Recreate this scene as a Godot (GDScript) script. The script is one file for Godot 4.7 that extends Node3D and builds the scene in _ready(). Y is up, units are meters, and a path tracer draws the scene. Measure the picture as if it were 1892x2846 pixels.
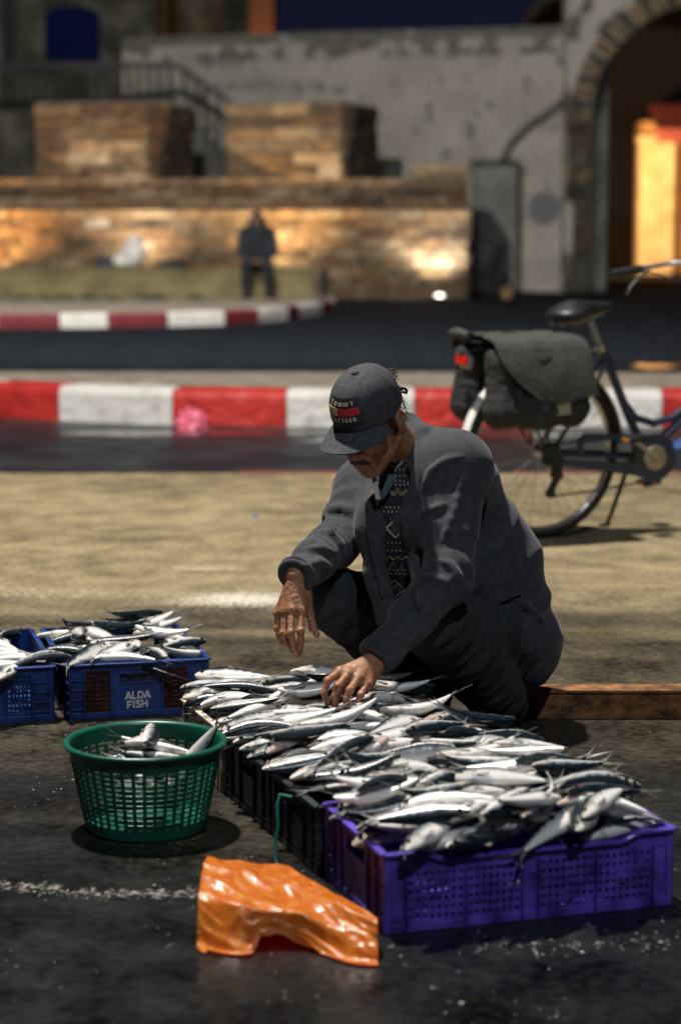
extends Node3D
# A fish seller squatting behind crates of sardines on a harbour quay at night.

const CAM_HEIGHT := 1.4
var M := {}
var rng := RandomNumberGenerator.new()
var taken := {}

# ------------------------------------------------------------------ mesh builder
class MB:
	var v := PackedVector3Array()
	var n := PackedVector3Array()
	var uv := PackedVector2Array()
	var c := PackedColorArray()
	var idx := PackedInt32Array()
	var use_uv := false
	var use_c := false
	func vert(p: Vector3, nn: Vector3, t := Vector2.ZERO, col := Color.WHITE) -> int:
		v.append(p)
		n.append(nn)
		uv.append(t)
		c.append(col)
		return v.size() - 1
	func tri(a: int, b: int, d: int) -> void:  # counter-clockwise seen from outside
		idx.append(a)
		idx.append(d)
		idx.append(b)
	func quad(a: int, b: int, d: int, e: int) -> void:
		tri(a, b, d)
		tri(a, d, e)
	func flat_quad(a: Vector3, b: Vector3, d: Vector3, e: Vector3) -> void:
		var nn := (b - a).cross(d - a).normalized()
		quad(vert(a, nn, Vector2(0, 1)), vert(b, nn, Vector2(1, 1)), vert(d, nn, Vector2(1, 0)), vert(e, nn, Vector2(0, 0)))
	func flat_tri(a: Vector3, b: Vector3, d: Vector3) -> void:
		var nn := (b - a).cross(d - a).normalized()
		tri(vert(a, nn), vert(b, nn), vert(d, nn))
	func mesh() -> ArrayMesh:
		var a := []
		a.resize(Mesh.ARRAY_MAX)
		a[Mesh.ARRAY_VERTEX] = v
		a[Mesh.ARRAY_NORMAL] = n
		if use_uv:
			a[Mesh.ARRAY_TEX_UV] = uv
		if use_c:
			a[Mesh.ARRAY_COLOR] = c
		a[Mesh.ARRAY_INDEX] = idx
		var m := ArrayMesh.new()
		m.add_surface_from_arrays(Mesh.PRIMITIVE_TRIANGLES, a)
		return m

var box_sign: Array[Vector3] = []
var box_axis := PackedInt32Array()
var box_idx := PackedInt32Array()

func box_template() -> void:
	var at := {}
	for s in 8:
		var sg := Vector3(1 if s & 1 else -1, 1 if s & 2 else -1, 1 if s & 4 else -1)
		for ax in 3:
			at[s * 3 + ax] = box_sign.size()
			box_sign.append(sg)
			box_axis.append(ax)
	var pos := func(i: int) -> Vector3:
		var p := box_sign[i] * 0.9
		p[box_axis[i]] = box_sign[i][box_axis[i]]
		return p
	var tri := func(a: int, b: int, d: int) -> void:
		var pa: Vector3 = pos.call(a)
		var pb: Vector3 = pos.call(b)
		var pd: Vector3 = pos.call(d)
		if (pb - pa).cross(pd - pa).dot(pa + pb + pd) > 0:
			box_idx.append_array([a, d, b])
		else:
			box_idx.append_array([a, b, d])
	for ax in 3:
		var b1 := 1 << ((ax + 1) % 3)
		var b2 := 1 << ((ax + 2) % 3)
		for side in 2:
			var s0 := (1 << ax) * side
			var q := [s0, s0 | b1, s0 | b1 | b2, s0 | b2]
			var f: Array = q.map(func(s): return at[s * 3 + ax])
			tri.call(f[0], f[1], f[2])
			tri.call(f[0], f[2], f[3])
	for ax in 3:  # edges along ax
		var o1 := (ax + 1) % 3
		var o2 := (ax + 2) % 3
		for k in 4:
			var s0 := (1 << o1) * (k & 1) + (1 << o2) * (k >> 1)
			var s1 := s0 | (1 << ax)
			tri.call(at[s0 * 3 + o1], at[s1 * 3 + o1], at[s1 * 3 + o2])
			tri.call(at[s0 * 3 + o1], at[s1 * 3 + o2], at[s0 * 3 + o2])
	for s in 8:
		tri.call(at[s * 3], at[s * 3 + 1], at[s * 3 + 2])

func box(mb: MB, center: Vector3, size: Vector3, bevel := 0.0, basis := Basis()) -> void:
	var h := size * 0.5
	var b := minf(bevel, minf(h.x, minf(h.y, h.z)) * 0.9)
	var base := mb.v.size()
	for i in 24:
		var p := box_sign[i] * (h - Vector3(b, b, b))
		var ax := box_axis[i]
		p[ax] = box_sign[i][ax] * h[ax]
		var nn := Vector3.ZERO
		nn[ax] = box_sign[i][ax]
		mb.vert(center + basis * p, basis * nn)
	if b > 0.0:
		for i in box_idx:
			mb.idx.append(base + i)
	else:
		for k in 36:
			mb.idx.append(base + box_idx[k])

func bar(mb: MB, a: Vector3, b: Vector3, w: float, h: float, bevel := 0.0, up := Vector3.UP) -> void:
	var z := (b - a).normalized()
	var x := up.cross(z)
	if x.length() < 0.01:
		x = Vector3.RIGHT.cross(z)
	x = x.normalized()
	box(mb, (a + b) * 0.5, Vector3(w, h, a.distance_to(b)), bevel, Basis(x, z.cross(x), z))

func tube(mb: MB, pts: Array, radii: Array, sides := 10, caps := true, flat := 1.0) -> void:
	var cnt := pts.size()
	var t0: Vector3 = (pts[1] - pts[0]).normalized()
	var u := t0.cross(Vector3.UP)
	if u.length() < 0.05:
		u = t0.cross(Vector3.RIGHT)
	u = u.normalized()
	var base := mb.v.size()
	for i in cnt:
		var t: Vector3 = ((pts[mini(i + 1, cnt - 1)] as Vector3) - (pts[maxi(i - 1, 0)] as Vector3)).normalized()
		u = (u - t * u.dot(t)).normalized()
		var w := t.cross(u)
		var r: float = radii[mini(i, radii.size() - 1)]
		for k in sides:
			var a := TAU * k / sides
			var dd := u * cos(a) + w * sin(a) * flat
			mb.vert(pts[i] + dd * r, (u * cos(a) * flat + w * sin(a)).normalized(), Vector2(float(k) / sides, float(i) / (cnt - 1)))
	for i in cnt - 1:
		for k in sides:
			var k2 := (k + 1) % sides
			mb.quad(base + i * sides + k, base + i * sides + k2, base + (i + 1) * sides + k2, base + (i + 1) * sides + k)
	if caps:
		for e in 2:
			var i0 := base + (cnt - 1) * sides * e
			var p: Vector3 = pts[(cnt - 1) * e]
			var q: Vector3 = pts[1 if e == 0 else cnt - 2]
			var nn := (p - q).normalized()
			var cc := mb.vert(p, nn)
			var ring := PackedInt32Array()
			for k in sides:
				ring.append(mb.vert(mb.v[i0 + k], nn))
			for k in sides:
				if e == 1:
					mb.tri(cc, ring[k], ring[(k + 1) % sides])
				else:
					mb.tri(cc, ring[(k + 1) % sides], ring[k])

func ring_pts(center: Vector3, x: Vector3, y: Vector3, r: float, count: int, a0 := 0.0, a1 := TAU) -> Array:
	var out := []
	for i in count + 1:
		var a := lerpf(a0, a1, float(i) / count)
		out.append(center + x * cos(a) * r + y * sin(a) * r)
	return out

func lathe(mb: MB, prof: Array, sides := 24, basis := Transform3D()) -> void:
	var base := mb.v.size()
	var cnt := prof.size()
	for i in cnt:
		var d: Vector2 = ((prof[mini(i + 1, cnt - 1)] as Vector2) - (prof[maxi(i - 1, 0)] as Vector2)).normalized()
		for k in sides:
			var a := TAU * k / sides
			var o := Vector3(cos(a), 0, sin(a))
			mb.vert(basis * (o * prof[i].x + Vector3.UP * prof[i].y), basis.basis * (o * d.y - Vector3.UP * d.x).normalized())
	for i in cnt - 1:
		for k in sides:
			var k2 := (k + 1) % sides
			mb.quad(base + i * sides + k, base + (i + 1) * sides + k, base + (i + 1) * sides + k2, base + i * sides + k2)

# a sheet of nu x nv points with smooth normals; thick > 0 gives it a back and edges
func sheet(mb: MB, pts: PackedVector3Array, nu: int, nv: int, thick := 0.0, cols := PackedColorArray()) -> void:
	var nor := PackedVector3Array()
	for j in nv:
		for i in nu:
			var du := pts[j * nu + mini(i + 1, nu - 1)] - pts[j * nu + maxi(i - 1, 0)]
			var dv := pts[mini(j + 1, nv - 1) * nu + i] - pts[maxi(j - 1, 0) * nu + i]
			nor.append(du.cross(dv).normalized())
	for side in (2 if thick > 0.0 else 1):
		var base := mb.v.size()
		var sg := 1.0 if side == 0 else -1.0
		for k in nu * nv:
			mb.vert(pts[k] + nor[k] * thick * 0.5 * sg, nor[k] * sg, Vector2(float(k % nu) / (nu - 1), float(k / nu) / (nv - 1)), cols[k] if cols else Color.WHITE)
		for j in nv - 1:
			for i in nu - 1:
				var a := base + j * nu + i
				if side == 0:
					mb.quad(a, a + 1, a + nu + 1, a + nu)
				else:
					mb.quad(a, a + nu, a + nu + 1, a + 1)
	if thick > 0.0:
		var edge := []
		for i in nu:
			edge.append(i)
		for j in range(1, nv):
			edge.append(j * nu + nu - 1)
		for i in range(nu - 2, -1, -1):
			edge.append((nv - 1) * nu + i)
		for j in range(nv - 2, -1, -1):
			edge.append(j * nu)
		for q in edge.size() - 1:
			var a: int = edge[q]
			var b: int = edge[q + 1]
			var h := thick * 0.5
			var pa := pts[a] - nor[a] * h
			var pb := pts[b] - nor[b] * h
			var pc := pts[b] + nor[b] * h
			var pd := pts[a] + nor[a] * h
			var nn := (pb - pa).cross(pc - pa).normalized()
			var ca: Color = cols[a] if cols else Color.WHITE
			mb.quad(mb.vert(pa, nn, Vector2.ZERO, ca), mb.vert(pb, nn, Vector2.ZERO, ca), mb.vert(pc, nn, Vector2.ZERO, ca), mb.vert(pd, nn, Vector2.ZERO, ca))

# a flat outline (x right, y up) given depth along z, in the frame t
func prism(mb: MB, poly: PackedVector2Array, depth: float, t := Transform3D()) -> void:
	var p := poly
	if Geometry2D.is_polygon_clockwise(p):
		p = poly.duplicate()
		p.reverse()
	var tris := Geometry2D.triangulate_polygon(p)
	for side in 2:
		var z := depth * (0.5 if side == 0 else -0.5)
		var nn := t.basis.z * (1.0 if side == 0 else -1.0)
		var base := mb.v.size()
		for q in p:
			mb.vert(t * Vector3(q.x, q.y, z), nn)
		for k in range(0, tris.size(), 3):
			var a := tris[k]
			var b := tris[k + 1]
			var d := tris[k + 2]
			if (p[b] - p[a]).cross(p[d] - p[a]) < 0:
				var s := b
				b = d
				d = s
			if side == 0:
				mb.tri(base + a, base + b, base + d)
			else:
				mb.tri(base + a, base + d, base + b)
	for k in p.size():
		var a := p[k]
		var b := p[(k + 1) % p.size()]
		mb.flat_quad(t * Vector3(a.x, a.y, -depth * 0.5), t * Vector3(b.x, b.y, -depth * 0.5), t * Vector3(b.x, b.y, depth * 0.5), t * Vector3(a.x, a.y, depth * 0.5))

# ------------------------------------------------------------------ nodes
func numbered(called: String) -> String:
	taken[called] = taken.get(called, 0) + 1
	return called if taken[called] == 1 else "%s_%03d" % [called, taken[called] - 1]

func tag(o: Node3D, label := "", category := "", group := "", kind := "") -> Node3D:
	if label:
		o.set_meta("label", label)
	if category:
		o.set_meta("category", category)
	if group:
		o.set_meta("group", group)
	if kind:
		o.set_meta("kind", kind)
	return o

func thing(called: String, label: String, category: String, at := Vector3.ZERO, turn := 0.0, group := "") -> Node3D:
	var o := Node3D.new()
	o.name = numbered(called)
	add_child(o)
	o.position = at
	o.rotation.y = turn
	tag(o, label, category, group)
	return o

func node_of(called: String, mesh: Mesh, mat: Material, parent: Node = null) -> MeshInstance3D:
	var o := MeshInstance3D.new()
	o.mesh = mesh
	o.material_override = mat
	if parent == null:
		o.name = numbered(called)
		add_child(o)
	else:
		o.name = called
		parent.add_child(o, true)
	return o

func obj(called: String, mb: MB, mat: Material, parent: Node = null) -> MeshInstance3D:
	return node_of(called, mb.mesh(), mat, parent)

func struct(called: String, mb: MB, mat: Material) -> MeshInstance3D:
	var o := obj(called, mb, mat)
	o.set_meta("kind", "structure")
	return o

# ------------------------------------------------------------------ materials
func noise(sd: int, freq: float, octaves := 4, kind := FastNoiseLite.TYPE_SIMPLEX_SMOOTH) -> FastNoiseLite:
	var f := FastNoiseLite.new()
	f.seed = sd
	f.frequency = freq
	f.noise_type = kind
	f.fractal_octaves = octaves
	f.fractal_type = FastNoiseLite.FRACTAL_FBM if octaves > 1 else FastNoiseLite.FRACTAL_NONE
	return f

# seamless noise through a ramp of [place, linear colour] stops
func ramp_tex(sd: int, freq: float, octaves: int, stops: Array, size := 256, srgb := true) -> ImageTexture:
	var src := noise(sd, freq, octaves).get_seamless_image(size, size, false, false, 0.1, true)
	src.convert(Image.FORMAT_L8)
	var lut := PackedByteArray()
	for i in 256:
		var x := i / 255.0
		var col: Color = stops[0][1]
		for k in stops.size() - 1:
			if x >= stops[k][0]:
				col = (stops[k][1] as Color).lerp(stops[k + 1][1], clampf((x - stops[k][0]) / (stops[k + 1][0] - stops[k][0]), 0, 1))
		if srgb:
			col = col.linear_to_srgb()
		lut.append_array([int(clampf(col.r, 0, 1) * 255), int(clampf(col.g, 0, 1) * 255), int(clampf(col.b, 0, 1) * 255)])
	var d := src.get_data()
	var out := PackedByteArray()
	out.resize(size * size * 3)
	for i in size * size:
		var q := d[i] * 3
		out[i * 3] = lut[q]
		out[i * 3 + 1] = lut[q + 1]
		out[i * 3 + 2] = lut[q + 2]
	return ImageTexture.create_from_image(Image.create_from_data(size, size, false, Image.FORMAT_RGB8, out))

func bump_tex(sd: int, freq: float, octaves: int, strength: float, size := 256) -> ImageTexture:
	var src := noise(sd, freq, octaves).get_seamless_image(size, size, false, false, 0.1, true)
	src.convert(Image.FORMAT_RGBA8)
	src.bump_map_to_normal_map(strength)
	return ImageTexture.create_from_image(src)

func mat(col: Color, rough := 0.7, metal := 0.0) -> StandardMaterial3D:
	var m := StandardMaterial3D.new()
	m.albedo_color = col.linear_to_srgb()
	m.roughness = rough
	m.metallic = metal
	return m

func tex_mat(tex: Texture2D, rough: float, scale: float, world := false, nrm: Texture2D = null, nscale := 1.0) -> StandardMaterial3D:
	var m := StandardMaterial3D.new()
	m.albedo_texture = tex
	m.roughness = rough
	m.uv1_triplanar = true
	m.uv1_world_triplanar = world
	m.uv1_scale = Vector3.ONE * scale
	if nrm:
		m.normal_enabled = true
		m.normal_texture = nrm
		m.normal_scale = nscale
	return m

func L(r: float, g: float, b: float) -> Color:
	return Color(r, g, b)

func make_materials() -> void:
	var fine := bump_tex(5, 0.03, 4, 6.0)
	var coarse := bump_tex(6, 0.015, 5, 10.0)
	M.fine = fine
	M.asphalt = tex_mat(ramp_tex(11, 0.02, 5, [[0.2, L(0.006, 0.0085, 0.0125)], [0.5, L(0.0095, 0.013, 0.018)], [0.8, L(0.015, 0.019, 0.025)]]), 0.85, 0.5, true, fine, 0.6)
	M.asphalt.metallic_specular = 0.2
	M.gutter = tex_mat(ramp_tex(12, 0.012, 5, [[0.2, L(0.012, 0.0145, 0.017)], [0.5, L(0.021, 0.0245, 0.028)], [0.8, L(0.036, 0.04, 0.043)]]), 0.42, 0.4, true, fine, 0.5)
	M.paving = tex_mat(ramp_tex(13, 0.02, 5, [[0.2, L(0.27, 0.22, 0.17)], [0.5, L(0.38, 0.32, 0.25)], [0.8, L(0.48, 0.42, 0.34)]]), 0.85, 0.6, true, fine, 0.7)
	M.red = tex_mat(ramp_tex(14, 0.02, 5, [[0.15, L(0.36, 0.018, 0.018)], [0.5, L(0.56, 0.03, 0.025)], [0.85, L(0.6, 0.045, 0.037)], [0.97, L(0.5, 0.2, 0.16)]]), 0.6, 0.8, true, fine, 0.5)
	M.white = tex_mat(ramp_tex(15, 0.02, 5, [[0.08, L(0.5, 0.48, 0.44)], [0.3, L(0.7, 0.68, 0.64)], [0.8, L(0.78, 0.77, 0.74)]]), 0.65, 0.8, true, fine, 0.5)
	M.far_red = tex_mat(ramp_tex(16, 0.03, 4, [[0.2, L(0.12, 0.012, 0.02)], [0.8, L(0.22, 0.022, 0.032)]]), 0.7, 0.8, true)
	M.stone = []
	var tones := [L(0.17, 0.098, 0.046), L(0.2, 0.126, 0.064), L(0.12, 0.072, 0.038), L(0.3, 0.215, 0.13), L(0.085, 0.056, 0.036), L(0.16, 0.115, 0.07)]
	for i in tones.size():
		var t: Color = tones[i]
		M.stone.append(tex_mat(ramp_tex(20 + i, 0.02, 5, [[0.15, t * 0.55], [0.5, t], [0.85, t * 1.3]], 128), 0.9, 0.9, true, coarse, 1.2))
	M.mortar = tex_mat(ramp_tex(30, 0.03, 4, [[0.2, L(0.2, 0.16, 0.12)], [0.8, L(0.4, 0.34, 0.27)]], 128), 0.95, 0.7, true, coarse, 1.0)
	M.darkstone = tex_mat(ramp_tex(31, 0.02, 5, [[0.2, L(0.035, 0.036, 0.026)], [0.5, L(0.075, 0.074, 0.054)], [0.8, L(0.13, 0.125, 0.095)]], 128), 0.95, 0.35, true, coarse, 1.0)
	M.greyplaster = tex_mat(ramp_tex(32, 0.02, 5, [[0.2, L(0.1, 0.1, 0.095)], [0.8, L(0.18, 0.18, 0.17)]], 128), 0.9, 0.4, true, coarse, 0.6)
	M.olive = tex_mat(ramp_tex(33, 0.02, 4, [[0.2, L(0.16, 0.132, 0.06)], [0.8, L(0.26, 0.22, 0.11)]], 128), 0.85, 0.5, true, fine, 0.5)
	M.bluewood = mat(L(0.006, 0.011, 0.06), 0.8)
	M.bluewood.metallic_specular = 0.1
	M.darkmetal = mat(L(0.02, 0.022, 0.026), 0.5, 0.4)
	M.dark = mat(L(0.015, 0.016, 0.02), 0.8)
	M.cream = tex_mat(ramp_tex(34, 0.02, 4, [[0.2, L(0.55, 0.42, 0.25)], [0.8, L(0.72, 0.6, 0.4)]], 128), 0.85, 0.5, true)
	M.chrome = mat(L(0.7, 0.7, 0.68), 0.25, 0.9)
	M.rubber = mat(L(0.012, 0.012, 0.013), 0.6)
	M.navy = mat(L(0.018, 0.026, 0.06), 0.35)
	M.navy.clearcoat_enabled = true
	M.navy.clearcoat = 0.4
	M.blackplastic = mat(L(0.012, 0.013, 0.016), 0.45)

# ------------------------------------------------------------------ camera, sky, lamps
func set_camera() -> void:
	var cam := Camera3D.new()
	cam.name = "camera"
	add_child(cam)
	cam.position = Vector3(0, CAM_HEIGHT, 0)
	cam.rotation_degrees = Vector3(-7.795, 0, 0)
	cam.fov = 26.547
	cam.near = 0.1
	cam.far = 400.0
	var lens := CameraAttributesPhysical.new()
	lens.frustum_focal_length = 76.0
	lens.exposure_aperture = 2.4
	lens.frustum_focus_distance = 5.62
	lens.auto_exposure_enabled = false
	cam.attributes = lens
	# setting the lens resizes the view: the field of view is put back after it
	cam.fov = 26.547
	cam.near = 0.1
	cam.far = 400.0
	cam.current = true

func set_sky() -> void:
	var e := Environment.new()
	e.background_mode = Environment.BG_SKY
	var s := ProceduralSkyMaterial.new()
	s.sky_top_color = L(0.0065, 0.008, 0.02).linear_to_srgb()
	s.sky_horizon_color = L(0.0062, 0.0075, 0.0195).linear_to_srgb()
	s.ground_horizon_color = L(0.006, 0.007, 0.013).linear_to_srgb()
	s.ground_bottom_color = L(0.006, 0.007, 0.012).linear_to_srgb()
	s.sun_angle_max = 0.0
	var sky := Sky.new()
	sky.sky_material = s
	e.sky = sky
	e.tonemap_mode = Environment.TONE_MAPPER_LINEAR
	e.tonemap_exposure = 1.0
	e.sdfgi_enabled = true
	e.ssao_enabled = true
	e.ssil_enabled = true
	var w := WorldEnvironment.new()
	w.name = "world"
	w.environment = e
	add_child(w)

func spot(parent: Node3D, at: Vector3, to: Vector3, energy: float, col: Color, angle: float, size: float, blend := 0.6) -> void:
	var l := SpotLight3D.new()
	l.name = "light"
	parent.add_child(l, true)
	l.position = at
	l.look_at_from_position(parent.position + at, parent.position + to, Vector3.RIGHT if absf((to - at).normalized().y) > 0.95 else Vector3.UP)
	l.light_energy = energy
	l.light_color = col.linear_to_srgb()
	l.spot_angle = angle
	l.spot_angle_attenuation = blend
	l.spot_range = 80.0
	l.spot_attenuation = 2.0
	l.light_size = size
	l.shadow_enabled = true

# a mast with an arm that carries a flood lamp; base on the ground, head at reach from it
func mast_lamp(label: String, base: Vector3, head: Vector3, aim: Vector3, energy: float, col: Color) -> void:
	var t := thing("flood_lamp", label, "lamp", base, 0.0, "tall flood lamps round the quay")
	var h := head - base
	var mb := MB.new()
	tube(mb, [Vector3.ZERO, Vector3(0, h.y * 0.5, 0), Vector3(0, h.y + 0.25, 0)], [0.12, 0.1, 0.07], 12)
	obj("mast", mb, M.darkmetal, t)
	mb = MB.new()
	box(mb, Vector3(0, 0.03, 0), Vector3(0.5, 0.06, 0.5), 0.01)
	obj("foot_plate", mb, M.darkmetal, t)
	mb = MB.new()
	bar(mb, Vector3(0, h.y + 0.16, 0), Vector3(h.x, h.y + 0.16, h.z), 0.07, 0.07, 0.01)
	obj("arm", mb, M.darkmetal, t)
	var down := (aim - head).normalized()
	var side := down.cross(Vector3.FORWARD).normalized()
	var b := Basis(side, -down, side.cross(-down))
	mb = MB.new()
	box(mb, h - down * 0.07, Vector3(0.5, 0.12, 0.4), 0.03, b)
	obj("lamp_head", mb, M.darkmetal, t)
	mb = MB.new()
	box(mb, h - down * 0.004, Vector3(0.4, 0.01, 0.3), 0.0, b)
	var em := mat(L(0.8, 0.8, 0.75), 0.4)
	em.emission_enabled = true
	em.emission = col.linear_to_srgb()
	em.emission_energy_multiplier = 6.0
	obj("lamp_glass", mb, em, t)
	spot(t, h + down * 0.12, h + down, energy, col, 82.0, 0.16, 0.5)

func lamps() -> void:
	mast_lamp("flood lamp on a tall mast left of the quay", Vector3(-5.2, 0, -7.6), Vector3(-1.75, 9.6, -7.6), Vector3(-0.4, 0, -8.4), 165.0, L(1.0, 0.94, 0.85))
	mast_lamp("flood lamp on a tall mast behind the camera", Vector3(4.8, 0, 4.6), Vector3(2.2, 12.0, 4.2), Vector3(0.3, 0, -7.0), 62.0, L(0.82, 0.91, 1.0))
	mast_lamp("flood lamp on a tall mast beside the far road", Vector3(-7.4, 0, -20.5), Vector3(-3.0, 9.0, -20.5), Vector3(0.0, 2.0, -36.0), 165.0, L(1.0, 0.95, 0.87))

# ------------------------------------------------------------------ ground
const GX0 := -4.6
const GX1 := 4.6
const GZ0 := -11.8
const GZ1 := -2.6

func quay_ground() -> void:
	var w := 1200
	var h := 1200
	var big := noise(101, 0.006, 4).get_image(w, h, false, false, true).get_data()
	var mid := noise(102, 0.03, 4).get_image(w, h, false, false, true).get_data()
	var grain := noise(103, 0.2, 3).get_image(w, h, false, false, true)
	var streak_src := noise(104, 0.02, 4).get_image(w / 4, h, false, false, true)
	streak_src.resize(w, h, Image.INTERPOLATE_BILINEAR)
	var streak := streak_src.get_data()
	var gd := grain.get_data()
	var al := PackedByteArray()
	al.resize(w * h * 3)
	var ro := PackedByteArray()
	ro.resize(w * h)
	var lut := PackedByteArray()
	for i in 1024:
		lut.append(int(clampf(L(i / 1023.0 * 0.7, 0, 0).linear_to_srgb().r, 0, 1) * 255))
	var k := 1023.0 / 0.7
	for j in h:
		var z := lerpf(GZ0, GZ1, (j + 0.5) / h)
		for i in w:
			var q := j * w + i
			var a := big[q] / 255.0 - 0.5
			var b := mid[q] / 255.0 - 0.5
			var s := streak[q] / 255.0 - 0.5
			var g := gd[q] / 255.0 - 0.5
			var wet := clampf((z + 8.15 + a * 1.6 + s * 1.1 + b * 0.5) / 1.15, 0, 1)
			wet = wet * wet * (3.0 - 2.0 * wet)
			var dr := 1.0 + s * 0.3 + b * 0.85 + g * 0.8 + a * 0.55
			var we := maxf(0.25, 1.12 + a * 0.9 + b * 1.7 + s * 0.6 + g * 1.7)
			var soak := clampf((z + 6.3 + a * 2.4 + s * 1.6 + b * 0.6) / 1.9, 0, 1)
			var r := lerpf(0.235 * dr, lerpf(0.05, 0.0095, soak) * we, wet)
			var gg := lerpf(0.192 * dr, lerpf(0.041, 0.0102, soak) * we, wet)
			var bb := lerpf(0.113 * dr, lerpf(0.028, 0.0098, soak) * we, wet)
			var p := q * 3
			al[p] = lut[clampi(int(r * k), 0, 1023)]
			al[p + 1] = lut[clampi(int(gg * k), 0, 1023)]
			al[p + 2] = lut[clampi(int(bb * k), 0, 1023)]
			ro[q] = int(clampf(lerpf(0.92, lerpf(0.5, 0.26, soak) + a * 0.2 + b * 0.25, wet), 0.12, 1.0) * 255)
	# dried salt and crushed ice spilled on the concrete
	var rg := RandomNumberGenerator.new()
	rg.seed = 7
	for sp in [[-0.33, -7.86, 0.26, 0.16, 5200], [-1.15, -8.0, 0.5, 0.13, 600], [-0.55, -8.55, 0.2, 0.05, 250], [-0.5, -4.32, 0.55, 0.03, 260]]:
		for n in sp[4]:
			var x: float = sp[0] + rg.randfn(0, 0.5) * sp[2]
			var z: float = sp[1] + rg.randfn(0, 0.5) * sp[3]
			if sp[4] == 260:
				z += 0.16 * x + 0.02 * sin(x * 9.0)
			var i := int((x - GX0) / (GX1 - GX0) * w)
			var j := int((z - GZ0) / (GZ1 - GZ0) * h)
			if i < 0 or j < 0 or i >= w or j >= h:
				continue
			var p := (j * w + i) * 3
			var f := rg.randf_range(0.25, 0.8)
			for ch in 3:
				al[p + ch] = int(lerpf(al[p + ch], [206, 200, 186][ch], f))
	var m := StandardMaterial3D.new()
	m.albedo_texture = ImageTexture.create_from_image(Image.create_from_data(w, h, false, Image.FORMAT_RGB8, al))
	m.roughness_texture = ImageTexture.create_from_image(Image.create_from_data(w, h, false, Image.FORMAT_L8, ro))
	m.roughness_texture_channel = BaseMaterial3D.TEXTURE_CHANNEL_GRAYSCALE
	m.roughness = 1.0
	grain.convert(Image.FORMAT_RGBA8)
	grain.bump_map_to_normal_map(2.5)
	m.normal_enabled = true
	m.normal_texture = ImageTexture.create_from_image(grain)
	m.normal_scale = 0.12
	m.metallic_specular = 0.28
	var mb := MB.new()
	mb.use_uv = true
	var nx := 24
	for j in nx + 1:
		for i in nx + 1:
			mb.vert(Vector3(lerpf(GX0, GX1, float(i) / nx), 0, lerpf(GZ0, GZ1, float(j) / nx)), Vector3.UP, Vector2(float(i) / nx, float(j) / nx))
	for j in nx:
		for i in nx:
			var a := j * (nx + 1) + i
			mb.quad(a, a + nx + 1, a + nx + 2, a + 1)
	struct("quay_pavement", mb, m)
	# the quay goes on round the part in view
	var dry := tex_mat(ramp_tex(17, 0.02, 5, [[0.2, L(0.12, 0.1, 0.06)], [0.8, L(0.27, 0.225, 0.135)]]), 0.9, 0.4, true, M.fine, 0.6)
	var wetm := tex_mat(ramp_tex(18, 0.02, 5, [[0.2, L(0.014, 0.013, 0.011)], [0.8, L(0.036, 0.033, 0.027)]]), 0.42, 0.4, true, M.fine, 0.6)
	for r in [["quay_apron", -40.0, GX0, GZ0, -7.7, dry], ["quay_apron", GX1, 40.0, GZ0, -7.7, dry], ["quay_apron", -40.0, GX0, -7.7, GZ1, wetm], ["quay_apron", GX1, 40.0, -7.7, GZ1, wetm], ["quay_apron", -40.0, 40.0, GZ1, 30.0, wetm]]:
		mb = MB.new()
		mb.flat_quad(Vector3(r[1], 0, r[4]), Vector3(r[2], 0, r[4]), Vector3(r[2], 0, r[3]), Vector3(r[1], 0, r[3]))
		struct(r[0], mb, r[5])

# line of the near kerb's foot: x -> z
func kerb_z(x: float) -> float:
	return -14.5 - 0.2 * maxf(0.0, -x - 0.3) * maxf(0.0, -x - 0.3) * 0.75 + 0.012 * (x - 0.0)

func roads() -> void:
	var mb := MB.new()
	mb.flat_quad(Vector3(-300, -0.012, -11.75), Vector3(300, -0.012, -11.75), Vector3(300, -0.012, -300), Vector3(-300, -0.012, -300))
	struct("ground", mb, M.asphalt)
	mb = MB.new()
	mb.flat_quad(Vector3(-40, -0.008, -11.74), Vector3(40, -0.008, -11.74), Vector3(40, -0.008, -16.2), Vector3(-40, -0.008, -16.2))
	struct("gutter_lane", mb, M.gutter)
	# puddles along the kerb
	var pm := mat(L(0.03, 0.033, 0.038), 0.06)
	for p in [[-1.1, -14.0, 0.75, 0.16], [0.2, -13.55, 0.5, 0.12], [-0.15, -14.05, 0.45, 0.1], [1.2, -13.9, 0.4, 0.1]]:
		mb = MB.new()
		blob(mb, Vector3(p[0], -0.004, p[1]), p[2], p[3], int(p[0] * 37 + 90))
		struct("puddle", mb, pm)
	mb = MB.new()
	blob(mb, Vector3(2.95, -0.008, -20.4), 0.26, 0.3, 5)
	struct("puddle", mb, mat(L(0.02, 0.022, 0.026), 0.14))
	# the painted red edge of the quay
	mb = MB.new()
	var rm := tex_mat(ramp_tex(19, 0.03, 4, [[0.3, L(0.2, 0.1, 0.06)], [0.6, L(0.35, 0.05, 0.035)]], 128), 0.7, 1.0, true)
	for s in [[-0.55, 0.15], [0.95, 2.6]]:
		box(mb, Vector3((s[0] + s[1]) / 2, -0.002, -11.8), Vector3(s[1] - s[0], 0.012, 0.06), 0.002)
	struct("painted_edge_line", mb, rm)

func blob(mb: MB, at: Vector3, rx: float, rz: float, sd: int) -> void:
	var f := noise(sd, 0.9, 2)
	var c := mb.vert(at, Vector3.UP)
	var first := mb.v.size()
	for i in 28:
		var a := TAU * i / 28
		var k := 1.0 + 0.45 * f.get_noise_2d(cos(a) * 1.5, sin(a) * 1.5)
		mb.vert(at + Vector3(cos(a) * rx * k, 0, -sin(a) * rz * k), Vector3.UP)
	for i in 28:
		mb.tri(c, first + i, first + (i + 1) % 28)

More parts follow.
